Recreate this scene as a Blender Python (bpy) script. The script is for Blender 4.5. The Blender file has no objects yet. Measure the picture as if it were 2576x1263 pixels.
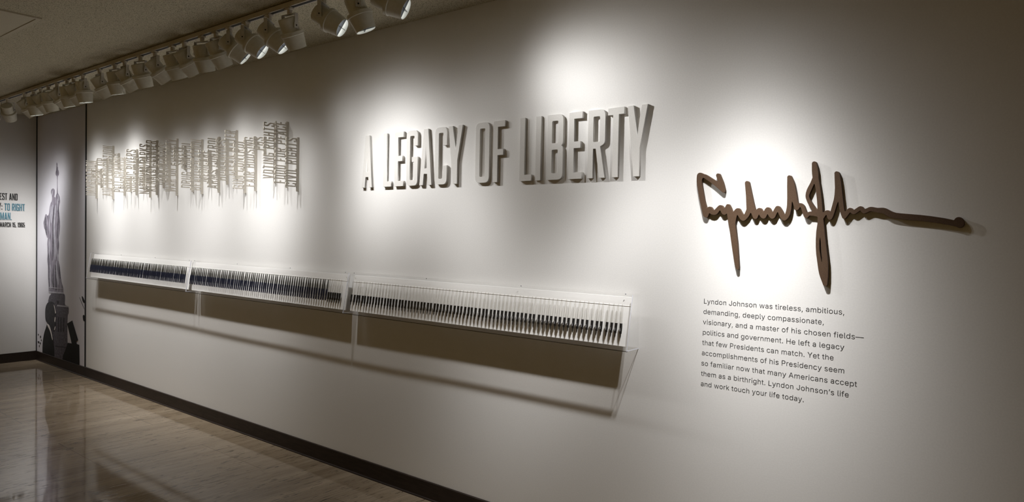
import bpy, bmesh, math, random
from mathutils import Vector, Matrix, Quaternion
random.seed(7)
S = bpy.context.scene
COL = S.collection
R = math.radians

# ------------------------------------------------------------------ camera, world, exposure
WALL_Y, CEIL, LEFT_X = 2.85, 2.773, -9.254
CAM_H = 1.539
yaw, pitch, roll = R(38.83272), R(-1.37656), R(1.08124)
cam_data = bpy.data.cameras.new('camera')
cam = bpy.data.objects.new('camera', cam_data)
COL.objects.link(cam)
fwd = Vector((-math.sin(yaw)*math.cos(pitch), math.cos(yaw)*math.cos(pitch), math.sin(pitch)))
rt = Vector((math.cos(yaw), math.sin(yaw), 0)); up = rt.cross(fwd)
r2 = rt*math.cos(roll)+up*math.sin(roll); u2 = up*math.cos(roll)-rt*math.sin(roll)
cam.matrix_world = Matrix(((r2.x, u2.x, -fwd.x, 0), (r2.y, u2.y, -fwd.y, 0), (r2.z, u2.z, -fwd.z, CAM_H), (0, 0, 0, 1)))
cam_data.sensor_fit = 'HORIZONTAL'; cam_data.sensor_width = 36
cam_data.lens = 36*1768.126/2576
cam_data.clip_start = 0.05
S.camera = cam
S.view_settings.view_transform = 'Standard'; S.view_settings.look = 'None'
S.view_settings.exposure = 0.0; S.view_settings.gamma = 1.0; S.view_settings.use_curve_mapping = False
S.cycles.transparent_max_bounces = 24
world = bpy.data.worlds.new('world'); S.world = world; world.use_nodes = True
bg = world.node_tree.nodes['Background']
bg.inputs[0].default_value = (1.0, 0.64, 0.21, 1); bg.inputs[1].default_value = 0.165
SPOT_COL = (1.0, 0.99, 0.985)

# ------------------------------------------------------------------ materials
def mat(name, col, rough=.6, metal=0, spec=.5):
    m = bpy.data.materials.new(name); m.use_nodes = True
    b = m.node_tree.nodes['Principled BSDF']
    b.inputs['Base Color'].default_value = (*col, 1); b.inputs['Roughness'].default_value = rough
    b.inputs['Metallic'].default_value = metal; b.inputs['Specular IOR Level'].default_value = spec
    return m
def nd(m, t, **kw):
    n = m.node_tree.nodes.new(t)
    for k, v in kw.items(): setattr(n, k, v)
    return n
def lk(m, a, b): m.node_tree.links.new(a, b)
def bsdf(m): return m.node_tree.nodes['Principled BSDF']
def add_noise(m, scale, c1, c2, p1=.35, p2=.65, detail=4, bump=0, dist=.002, vec=None):
    tc = nd(m, 'ShaderNodeTexCoord'); n = nd(m, 'ShaderNodeTexNoise'); n.inputs['Scale'].default_value = scale; n.inputs['Detail'].default_value = detail
    if vec:
        mp = nd(m, 'ShaderNodeMapping'); mp.inputs['Scale'].default_value = vec
        lk(m, tc.outputs['Object'], mp.inputs[0]); lk(m, mp.outputs[0], n.inputs['Vector'])
    else: lk(m, tc.outputs['Object'], n.inputs['Vector'])
    cr = nd(m, 'ShaderNodeValToRGB'); cr.color_ramp.elements[0].position = p1; cr.color_ramp.elements[1].position = p2
    cr.color_ramp.elements[0].color = (*c1, 1); cr.color_ramp.elements[1].color = (*c2, 1)
    lk(m, n.outputs[0], cr.inputs[0]); lk(m, cr.outputs[0], bsdf(m).inputs['Base Color'])
    if bump:
        b = nd(m, 'ShaderNodeBump'); b.inputs['Strength'].default_value = bump; b.inputs['Distance'].default_value = dist
        lk(m, n.outputs[0], b.inputs['Height']); lk(m, b.outputs[0], bsdf(m).inputs['Normal'])
    return n
M = {}
M['wall'] = mat('wall_paint', (.74, .725, .70), .75, spec=.25)
add_noise(M['wall'], 160, (.735, .725, .705), (.765, .755, .735), bump=.12, dist=.001)
M['blocker'] = mat('bounce_cut_brown', (.12, .08, .045), .6, spec=.3); add_noise(M['blocker'], 6, (.10, .066, .036), (.14, .094, .055), vec=(1, 6, .6))  # dark brown picked to cut bounced light at the right end
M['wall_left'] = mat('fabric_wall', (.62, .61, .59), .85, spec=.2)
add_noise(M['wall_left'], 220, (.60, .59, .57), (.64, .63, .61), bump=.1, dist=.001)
M['ceiling'] = mat('acoustic_ceiling', (.56, .52, .44), .9, spec=.1)
n = add_noise(M['ceiling'], 210, (.17, .15, .10), (.58, .53, .40), .34, .50, detail=3, bump=.5, dist=.004)
M['hatch'] = mat('painted_hatch', (.57, .53, .45), .7, spec=.2); add_noise(M['hatch'], 200, (.50, .455, .34), (.55, .50, .38))
M['base'] = mat('dark_bronze', (.022, .015, .012), .42, spec=.25); add_noise(M['base'], 12, (.018, .013, .010), (.030, .020, .016), vec=(1, 8, 8))
M['seam'] = mat('black_seam', (.006, .006, .008), .6); add_noise(M['seam'], 30, (.005, .005, .006), (.008, .008, .010))
M['letter'] = mat('letter_paint', (.70, .685, .66), .7, spec=.25); add_noise(M['letter'], 260, (.62, .605, .575), (.66, .645, .615), bump=.05, dist=.0006)
M['word'] = mat('word_paint', (.64, .60, .53), .6, spec=.3); add_noise(M['word'], 200, (.62, .58, .51), (.66, .62, .55))
M['sig'] = mat('brown_lacquer', (.078, .046, .026), .68, spec=.2); add_noise(M['sig'], 300, (.070, .040, .023), (.088, .053, .031), bump=.05, dist=.0005)
M['ink'] = mat('charcoal_vinyl', (.035, .035, .036), .6); add_noise(M['ink'], 90, (.03, .03, .031), (.04, .04, .041))
M['black'] = mat('black_vinyl', (.012, .011, .011), .6); add_noise(M['black'], 90, (.010, .009, .009), (.014, .013, .013))
M['teal'] = mat('teal_vinyl', (.065, .19, .25), .6); add_noise(M['teal'], 90, (.06, .18, .24), (.07, .20, .26))
M['lamp'] = mat('lamp_enamel', (.60, .56, .49), .5, spec=.4); add_noise(M['lamp'], 60, (.54, .52, .44), (.58, .56, .48))
M['yoke'] = mat('yoke_enamel', (.50, .48, .44), .45, spec=.4); add_noise(M['yoke'], 60, (.48, .46, .42), (.52, .50, .46))
M['track'] = mat('track_enamel', (.56, .52, .45), .55, spec=.3); add_noise(M['track'], 40, (.54, .50, .43), (.58, .54, .47))
M['panel'] = mat('panel_white', (.85, .84, .815), .65, spec=.25); add_noise(M['panel'], 150, (.84, .83, .805), (.86, .85, .825))
M['navy'] = mat('navy_plastic', (.007, .011, .030), .3); add_noise(M['navy'], 50, (.006, .009, .026), (.009, .013, .034))
M['smoke'] = mat('smoke_plastic', (.040, .038, .030), .3); add_noise(M['smoke'], 80, (.034, .032, .026), (.048, .045, .036))
M['pblack'] = mat('black_plastic', (.010, .010, .011), .3); add_noise(M['pblack'], 50, (.008, .008, .009), (.012, .012, .013))
M['nib'] = mat('nib_metal', (.030, .029, .028), .3, metal=.3); add_noise(M['nib'], 90, (.025, .024, .023), (.036, .034, .032))
M['mark'] = mat('white_print', (.32, .33, .35), .5); add_noise(M['mark'], 900, (.05, .05, .06), (.5, .5, .53))
M['steel'] = mat('screw_steel', (.05, .055, .09), .35, metal=.6); add_noise(M['steel'], 90, (.045, .05, .08), (.055, .06, .1))
M['reflector'] = mat('reflector', (.9, .9, .92), .12, metal=1.0); add_noise(M['reflector'], 20, (.86, .86, .88), (.94, .94, .96))
def clear(name, tint, edge, power, gloss=1.0, base=.035):
    m = bpy.data.materials.new(name); m.use_nodes = True; nt = m.node_tree; nt.nodes.clear()
    out = nd(m, 'ShaderNodeOutputMaterial'); mx = nd(m, 'ShaderNodeMixShader')
    tr = nd(m, 'ShaderNodeBsdfTransparent'); tr.inputs[0].default_value = (*tint, 1)
    if gloss: g = nd(m, 'ShaderNodeBsdfGlossy'); g.inputs['Roughness'].default_value = .03; g.inputs['Color'].default_value = (gloss, gloss, gloss, 1)
    else: g = nd(m, 'ShaderNodeBsdfDiffuse'); g.inputs[0].default_value = (.30, .285, .25, 1)
    lw = nd(m, 'ShaderNodeLayerWeight'); lw.inputs['Blend'].default_value = .5
    pw = nd(m, 'ShaderNodeMath', operation='POWER'); pw.inputs[1].default_value = power
    mul = nd(m, 'ShaderNodeMath', operation='MULTIPLY_ADD'); mul.inputs[1].default_value = edge; mul.inputs[2].default_value = base
    lk(m, lw.outputs['Facing'], pw.inputs[0]); lk(m, pw.outputs[0], mul.inputs[0]); lk(m, mul.outputs[0], mx.inputs[0])
    lk(m, tr.outputs[0], mx.inputs[1]); lk(m, g.outputs[0], mx.inputs[2]); lk(m, mx.outputs[0], out.inputs[0])
    return m
M['acrylic'] = clear('clear_acrylic', (.996, .996, .996), .11, 5.0, base=.016)
M['ledge'] = clear('acrylic_ledge', (.96, .955, .95), .4, 4.0)
M['lip'] = clear('shadow_cast_tint', (.36, .34, .33), .3, 4.0)  # tinted dark to deepen the shadow line below the case
M['barrel'] = clear('clear_barrel', (.95, .945, .935), .75, 2.6, 0)
M['edge'] = mat('lit_edge', (.72, .73, .80), .25, spec=.7); add_noise(M['edge'], 40, (.66, .67, .76), (.78, .79, .85))  # bluish white stands in for light gathered in the acrylic edges
def emit(name, col, st):
    m = bpy.data.materials.new(name); m.use_nodes = True; nt = m.node_tree; nt.nodes.clear()
    o = nd(m, 'ShaderNodeOutputMaterial'); e = nd(m, 'ShaderNodeEmission'); e.inputs[0].default_value = (*col, 1); e.inputs[1].default_value = st
    lk(m, e.outputs[0], o.inputs[0]); return m
M['lens'] = emit('lamp_lens', (.90, .95, 1.0), 4.0)

# travertine floor
m = M['floor'] = mat('travertine', (.45, .39, .30), .12, spec=.5)
tc = nd(m, 'ShaderNodeTexCoord')
def stretched(scale, sc, detail, rough=.6):
    mp = nd(m, 'ShaderNodeMapping'); mp.inputs['Scale'].default_value = sc; mp.inputs['Rotation'].default_value = (0, 0, R(-3))
    nn = nd(m, 'ShaderNodeTexNoise'); nn.inputs['Scale'].default_value = scale; nn.inputs['Detail'].default_value = detail; nn.inputs['Roughness'].default_value = rough
    lk(m, tc.outputs['Object'], mp.inputs[0]); lk(m, mp.outputs[0], nn.inputs['Vector']); return nn
def ramp(src, pts):
    c = nd(m, 'ShaderNodeValToRGB'); e = c.color_ramp.elements
    while len(e) < len(pts): e.new(.5)
    for k, (p, col) in enumerate(pts): e[k].position = p; e[k].color = (*col, 1)
    lk(m, src, c.inputs[0]); return c
def mul(a, b, f=1.0):
    x = nd(m, 'ShaderNodeMixRGB', blend_type='MULTIPLY'); x.inputs[0].default_value = f; lk(m, a, x.inputs[1]); lk(m, b, x.inputs[2]); return x
bands = ramp(stretched(1.6, (4.5, .22, 1), 5).outputs[0], [(.25, (.195, .148, .098)), (.5, (.275, .216, .150)), (.75, (.365, .294, .212))])
fine = ramp(stretched(11, (9, .30, 1), 6, .7).outputs[0], [(.32, (.62, .59, .55)), (.50, (1, 1, 1))])
pits = ramp(stretched(15, (5.5, .55, 1), 3, .55).outputs[0], [(.345, (.12, .10, .08)), (.385, (1, 1, 1))])
cluster = ramp(stretched(2.2, (3, .5, 1), 2).outputs[0], [(.50, (1, 1, 1)), (.66, (0, 0, 0))])
pm = nd(m, 'ShaderNodeMixRGB', blend_type='MIX'); lk(m, cluster.outputs[0], pm.inputs[0]); pm.inputs[2].default_value = (1, 1, 1, 1)
inv = nd(m, 'ShaderNodeInvert'); lk(m, cluster.outputs[0], inv.inputs[1]); lk(m, inv.outputs[0], pm.inputs[0]); lk(m, pits.outputs[0], pm.inputs[1])
bm_ = nd(m, 'ShaderNodeMapping'); bm_.inputs['Rotation'].default_value = (0, 0, R(90)); bm_.inputs['Location'].default_value = (.55, .25, 0)
bk = nd(m, 'ShaderNodeTexBrick'); bk.offset = .5
for k, v in (('Scale', 1), ('Mortar Size', .0022), ('Brick Width', 1.3), ('Row Height', .76), ('Mortar Smooth', .1)): bk.inputs[k].default_value = v
bk.inputs['Color1'].default_value = (1, 1, 1, 1); bk.inputs['Color2'].default_value = (.86, .85, .83, 1); bk.inputs['Mortar'].default_value = (.55, .50, .43, 1)
lk(m, tc.outputs['Object'], bm_.inputs[0]); lk(m, bm_.outputs[0], bk.inputs['Vector'])
x = mul(mul(mul(bands.outputs[0], fine.outputs[0]).outputs[0], pm.outputs[0]).outputs[0], bk.outputs[0])
lk(m, x.outputs[0], bsdf(m).inputs['Base Color'])
rn = ramp(stretched(3, (2, .6, 1), 4).outputs[0], [(.3, (.035, .035, .035)), (.7, (.09, .09, .09))]); lk(m, rn.outputs[0], bsdf(m).inputs['Roughness'])
bp = nd(m, 'ShaderNodeBump'); bp.inputs['Strength'].default_value = .25; bp.inputs['Distance'].default_value = .0015
lk(m, pm.outputs[0], bp.inputs['Height']); lk(m, bp.outputs[0], bsdf(m).inputs['Normal'])

# printed mural tones
M['m_back'] = mat('mural_paper', (.66, .65, .70), .6, spec=.2); add_noise(M['m_back'], 1.5, (.63, .62, .67), (.69, .68, .73))
M['m_statue'] = mat('mural_violet_grey', (.17, .155, .19), .6, spec=.2); add_noise(M['m_statue'], 16, (.13, .115, .145), (.34, .315, .37), .38, .62, vec=(2.4, 1, .45))
M['m_fold'] = mat('mural_pale_fold', (.40, .39, .44), .6, spec=.2); add_noise(M['m_fold'], 20, (.34, .33, .38), (.46, .45, .50))
M['m_ped'] = mat('mural_stone', (.10, .092, .115), .6, spec=.2); add_noise(M['m_ped'], 26, (.075, .068, .085), (.135, .125, .15), vec=(1, 1, 2))
M['m_dark'] = mat('mural_charcoal', (.035, .033, .038), .6, spec=.2); add_noise(M['m_dark'], 30, (.026, .025, .03), (.05, .047, .054))
M['m_black'] = mat('mural_black', (.010, .010, .010), .6, spec=.2); add_noise(M['m_black'], 30, (.008, .008, .008), (.013, .013, .013))
M['m_light'] = mat('mural_highlight', (.72, .68, .66), .6, spec=.2); add_noise(M['m_light'], 30, (.66, .62, .60), (.78, .74, .72))

# ------------------------------------------------------------------ mesh helpers
def link(o, parent=None):
    COL.objects.link(o)
    if parent: o.parent = parent
    return o
def mesh_obj(name, bm, m, parent=None, smooth=False):
    me = bpy.data.meshes.new(name); bm.normal_update(); bm.to_mesh(me); bm.free()
    if smooth:
        for p in me.polygons: p.use_smooth = True
        try: me.set_sharp_from_angle(angle=R(38))
        except Exception: pass
    me.materials.append(m)
    return link(bpy.data.objects.new(name, me), parent)
def box(bm, x0, x1, y0, y1, z0, z1, bev=0):
    g = bmesh.ops.create_cube(bm, size=1)['verts']
    bmesh.ops.transform(bm, verts=g, matrix=Matrix.Translation(((x0+x1)/2, (y0+y1)/2, (z0+z1)/2)) @ Matrix.Diagonal((x1-x0, y1-y0, z1-z0, 1)))
    if bev:
        ed = list({e for v in g for e in v.link_edges}); bmesh.ops.bevel(bm, geom=ed, offset=bev, segments=2, affect='EDGES', profile=.5)
def boxobj(name, b, m, parent=None, bev=0):
    bm = bmesh.new(); box(bm, *b, bev=bev); return mesh_obj(name, bm, m, parent)
def prism(bm, prof, x0, x1):            # (y, z) profile run along x
    a = [bm.verts.new((x0, y, z)) for y, z in prof]; b = [bm.verts.new((x1, y, z)) for y, z in prof]; n_ = len(prof)
    bm.faces.new(a); bm.faces.new(b[::-1])
    for i in range(n_): bm.faces.new((a[i], b[i], b[(i+1) % n_], a[(i+1) % n_]))
    bmesh.ops.recalc_face_normals(bm, faces=bm.faces)
def lathe(bm, prof, seg=20, cap=True):
    rings = []
    for r_, z in prof:
        rings.append([bm.verts.new((r_*math.cos(2*math.pi*i/seg), r_*math.sin(2*math.pi*i/seg), z)) for i in range(seg)])
    for a, b in zip(rings, rings[1:]):
        for i in range(seg): bm.faces.new((a[i], a[(i+1) % seg], b[(i+1) % seg], b[i]))
    if cap:
        bm.faces.new(rings[0][::-1]); bm.faces.new(rings[-1])
    bmesh.ops.recalc_face_normals(bm, faces=bm.faces)
def tag(o, label, cat, group=None, kind=None):
    o['label'] = label; o['category'] = cat
    if group: o['group'] = group
    if kind: o['kind'] = kind
    return o
def empty(name, loc, label, cat, group=None):
    o = bpy.data.objects.new(name, None); o.empty_display_size = .05; link(o); o.location = loc
    return tag(o, label, cat, group)
def structure(o): o['kind'] = 'structure'; return o

def contour_mesh(name, loops, depth, bevel=0, thin=0):
    """closed outlines (even-odd holes) to a solid plate, z from 0 to depth"""
    c = bpy.data.curves.new(name, 'CURVE'); c.dimensions = '2D'; c.fill_mode = 'BOTH'; c.extrude = depth/2-bevel
    if bevel: c.bevel_depth = bevel; c.bevel_resolution = 1; c.offset = -bevel
    if thin: c.offset = -thin
    for L in loops:
        L = [p for i_, p in enumerate(L) if abs(p[0]-L[i_-1][0])+abs(p[1]-L[i_-1][1]) > 1e-5]
        s = c.splines.new('POLY'); s.points.add(len(L)-1); s.use_cyclic_u = True
        for p, (x, y) in zip(s.points, L): p.co = (x, y, 0, 1)
    o = bpy.data.objects.new(name, c); COL.objects.link(o)
    dg = bpy.context.evaluated_depsgraph_get(); dg.update()
    me = bpy.data.meshes.new_from_object(o.evaluated_get(dg)); me.name = name
    bpy.data.objects.remove(o); bpy.data.curves.remove(c)
    me.transform(Matrix.Translation((0, 0, depth/2)))
    return me
ON_WALL = Matrix(((1, 0, 0, 0), (0, 0, -1, 0), (0, 1, 0, 0), (0, 0, 0, 1)))       # plate x -> world x, y -> up, thickness -> room
ON_LEFT = Matrix(((0, 0, 1, 0), (1, 0, 0, 0), (0, 1, 0, 0), (0, 0, 0, 1)))        # plate x -> world y, thickness -> +x
OFF_FIN = Matrix(((0, 0, 1, 0), (0, -1, 0, 0), (1, 0, 0, 0), (0, 0, 0, 1)))       # plate x -> up, y -> out of the wall
def plate(name, loops, depth, m, mw, loc, parent=None, bevel=0, thin=0):
    me = contour_mesh(name, loops, depth, bevel, thin); me.transform(mw); me.materials.append(m)
    o = link(bpy.data.objects.new(name, me), parent); o.location = loc
    return o

# ------------------------------------------------------------------ condensed capitals, cap height 1
def rp(pts, n_=4):
    out = []; N = len(pts)
    for i, p in enumerate(pts):
        x, y = p[0], p[1]; r_ = p[2] if len(p) > 2 else 0
        if not r_: out.append((x, y)); continue
        a = Vector(pts[i-1][:2])-Vector((x, y)); b = Vector(pts[(i+1) % N][:2])-Vector((x, y))
        ra = min(r_, a.length*.49); rb = min(r_, b.length*.49); a.normalize(); b.normalize()
        P0 = Vector((x, y))+a*ra; P2 = Vector((x, y))+b*rb; P1 = Vector((x, y))
        for k in range(n_+1):
            t_ = k/n_; q = P0*(1-t_)**2+P1*2*t_*(1-t_)+P2*t_*t_; out.append((q.x, q.y))
    return out
W_, T_, B_ = .31, .098, .10
def glyph(ch):
    w, t, b, r_, q = W_, T_, B_, .10, .02
    rect = lambda x0, y0, x1, y1, rr=0: [(x0, y0, rr), (x1, y0, rr), (x1, y1, rr), (x0, y1, rr)]
    G = {
     'A': ([[(0, 0), (t*.98, 0), (.118, .2), (.20, .2), (w+.01-t*.98, 0), (w+.01, 0), (.217, 1), (.103, 1)], [(.128, .30), (.192, .30), (.16, .70)]], w+.01),
     'B': ([[(0, 0), (w, 0, r_), (w, .50, .06), (w-.035, .52), (w, .54, .06), (w, 1, r_), (0, 1)], rect(t, b, w-t, .46, q), rect(t, .56, w-t, 1-b, q)], w),
     'C': ([[(0, 0, r_), (w, 0, r_), (w, .33), (w-t, .33), (w-t, b, q), (t, b, q), (t, 1-b, q), (w-t, 1-b, q), (w-t, .68), (w, .68), (w, 1, r_), (0, 1, r_)]], w),
     'D': ([[(0, 0), (w, 0, r_), (w, 1, r_), (0, 1)], rect(t, b, w-t, 1-b, q)], w),
     'E': ([[(0, 0), (.25, 0), (.25, b), (t, b), (t, .46), (.22, .46), (.22, .56), (t, .56), (t, 1-b), (.25, 1-b), (.25, 1), (0, 1)]], .25),
     'F': ([[(0, 0), (t, 0), (t, .44), (.22, .44), (.22, .54), (t, .54), (t, 1-b), (.25, 1-b), (.25, 1), (0, 1)]], .25),
     'G': ([[(0, 0, r_), (w, 0, r_), (w, .52), (.15, .52), (.15, .43), (w-t, .43), (w-t, b, q), (t, b, q), (t, 1-b, q), (w-t, 1-b, q), (w-t, .72), (w, .72), (w, 1, r_), (0, 1, r_)]], w),
     'H': ([[(0, 0), (t, 0), (t, .45), (w-t, .45), (w-t, 0), (w, 0), (w, 1), (w-t, 1), (w-t, .55), (t, .55), (t, 1), (0, 1)]], w),
     'I': ([rect(0, 0, t, 1)], t),
     'J': ([[(0, 0, r_), (.27, 0, r_), (.27, 1), (.27-t, 1), (.27-t, b, q), (t, b, q), (t, .3), (0, .3)]], .27),
     'K': ([[(0, 0), (t, 0), (t, .32), (.13, .42), (w-t, 0), (w, 0), (.185, .52), (w, 1), (w-t, 1), (t, .56), (t, 1), (0, 1)]], w),
     'L': ([[(0, 0), (.24, 0), (.24, b), (t, b), (t, 1), (0, 1)]], .24),
     'M': ([[(0, 0), (.085, 0), (.085, .68), (.175, 0), (.235, 0), (.325, .68), (.325, 0), (.41, 0), (.41, 1), (.30, 1), (.205, .32), (.11, 1), (0, 1)]], .41),
     'N': ([[(0, 0), (.085, 0), (.085, .62), (w-.09, 0), (w, 0), (w, 1), (w-.085, 1), (w-.085, .38), (.09, 1), (0, 1)]], w),
     'O': ([[(0, 0, r_), (w, 0, r_), (w, 1, r_), (0, 1, r_)], rect(t, b, w-t, 1-b, q)], w),
     'P': ([[(0, 0), (t, 0), (t, .40), (w, .40, r_), (w, 1, r_), (0, 1)], rect(t, .50, w-t, 1-b, q)], w),
     'R': ([[(0, 0), (t, 0), (t, .43), (.145, .43), (w-t, 0), (w+.005, 0), (.225, .46), (w, .50, .05), (w, 1, r_), (0, 1)], rect(t, .53, w-t, 1-b, q)], w+.005),
     'S': ([[(0, 0, r_), (w, 0, r_), (w, .43, .08), (t, .68, .05), (t, 1-b, q), (w-t, 1-b, q), (w-t, .74), (w, .74), (w, 1, r_), (0, 1, r_), (0, .60, .08), (w-t, .36, .05), (w-t, b, q), (t, b, q), (t, .27), (0, .27)]], w),
     'T': ([[(.088, 0), (.088+t, 0), (.088+t, 1-b), (.274, 1-b), (.274, 1), (0, 1), (0, 1-b), (.088, 1-b)]], .274),
     'U': ([[(0, 0, r_), (w, 0, r_), (w, 1), (w-t, 1), (w-t, b, q), (t, b, q), (t, 1), (0, 1)]], w),
     'V': ([[(.105, 0), (.215, 0), (.32, 1), (.32-t, 1), (.16, .28), (t, 1), (0, 1)]], .32),
     'W': ([[(.07, 0), (.165, 0), (.23, .55), (.295, 0), (.39, 0), (.46, 1), (.37, 1), (.335, .42), (.27, 1), (.19, 1), (.125, .42), (.09, 1), (0, 1)]], .46),
     'Y': ([[(.115, 0), (.115+t, 0), (.115+t, .40), (.328, 1), (.328-t, 1), (.164, .56), (t, 1), (0, 1)]], .328),
     '1': ([[(.05, 0), (.05+t, 0), (.05+t, 1), (.06, 1), (0, .88), (0, .80), (.05, .83)]], .148),
     '5': ([[(0, 0, r_), (w, 0, r_), (w, .60, r_), (t, .58), (t, 1-b), (w-.02, 1-b), (w-.02, 1), (0, 1), (0, .46), (w-t, .48, q), (w-t, b, q), (t, b, q), (t, .28), (0, .28)]], w),
     '6': ([[(0, 0, r_), (w, 0, r_), (w, .58, r_), (t, .58), (t, 1-b, q), (w-t, 1-b, q), (w-t, .74), (w, .74), (w, 1, r_), (0, 1, r_)], rect(t, b, w-t, .48, q)], w),
     '9': ([[(w, 1, r_), (0, 1, r_), (0, .42, r_), (w-t, .42), (w-t, b, q), (t, b, q), (t, .26), (0, .26), (0, 0, r_), (w, 0, r_)], rect(t, .52, w-t, 1-b, q)], w),
     '.': ([rect(0, 0, .09, .10)], .09),
     ',': ([[(0, 0), (.02, -.10), (.07, -.10), (.09, 0), (.09, .10), (0, .10)]], .09),
     ':': ([rect(0, .05, .09, .17), rect(0, .52, .09, .64)], .09),
     ' ': ([], .14),
    }
    loops, adv = G[ch]
    return [rp(l) for l in loops], adv
def line_loops(txt, width, height, gap=.05):
    """capitals set on a line, stretched to the given width"""
    out = []; x = 0
    for ch in txt:
        L, a = glyph(ch); out += [[(px+x, py) for px, py in l] for l in L]; x += a+gap
    x -= gap; k = width/x
    return [[(px*k, py*height) for px, py in l] for l in out]

# ------------------------------------------------------------------ the room
X1, Y0 = 2.6, -3.0
structure(boxobj('floor', (LEFT_X-.1, X1, Y0, WALL_Y+.1, -.1, 0), M['floor']))
structure(boxobj('ceiling', (LEFT_X-.1, X1, Y0, WALL_Y+.1, CEIL, CEIL+.1), M['ceiling']))
structure(boxobj('wall_main', (LEFT_X-.1, X1, WALL_Y, WALL_Y+.1, 0, CEIL), M['wall']))
structure(boxobj('wall_blocker', (X1, X1+.1, Y0, WALL_Y+.1, 0, CEIL), M['blocker']))  # unseen wall added to block background light from the right
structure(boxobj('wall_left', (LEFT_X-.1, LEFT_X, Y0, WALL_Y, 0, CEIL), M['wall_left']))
bm = bmesh.new(); prism(bm, [(WALL_Y, 0), (WALL_Y-.018, 0), (WALL_Y-.018, .006), (WALL_Y-.011, .010), (WALL_Y-.011, .100), (WALL_Y-.008, .103), (WALL_Y, .103)], LEFT_X, X1)
structure(mesh_obj('baseboard_main', bm, M['base']))
structure(boxobj('baseboard_left', (LEFT_X, LEFT_X+.011, Y0, WALL_Y-.011, 0, .103), M['base']))
structure(boxobj('trim_1', (-7.868, -7.848, WALL_Y-.007, WALL_Y, .103, CEIL), M['seam']))
structure(boxobj('trim_2', (LEFT_X, LEFT_X+.016, WALL_Y-.012, WALL_Y, .103, CEIL), M['seam']))
h = tag(boxobj('ceiling_hatch', (-5.53, -4.87, .80, 1.49, CEIL-.006, CEIL), M['hatch'], bev=.002), 'smooth square access hatch set flush in the stippled ceiling', 'hatch')
bm = bmesh.new()
for b in ((-5.555, -5.53, .775, 1.515), (-4.87, -4.845, .775, 1.515), (-5.53, -4.87, .775, .80), (-5.53, -4.87, 1.49, 1.515)): box(bm, *b, CEIL-.009, CEIL)
mesh_obj('hatch_frame', bm, M['hatch'], h)

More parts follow.
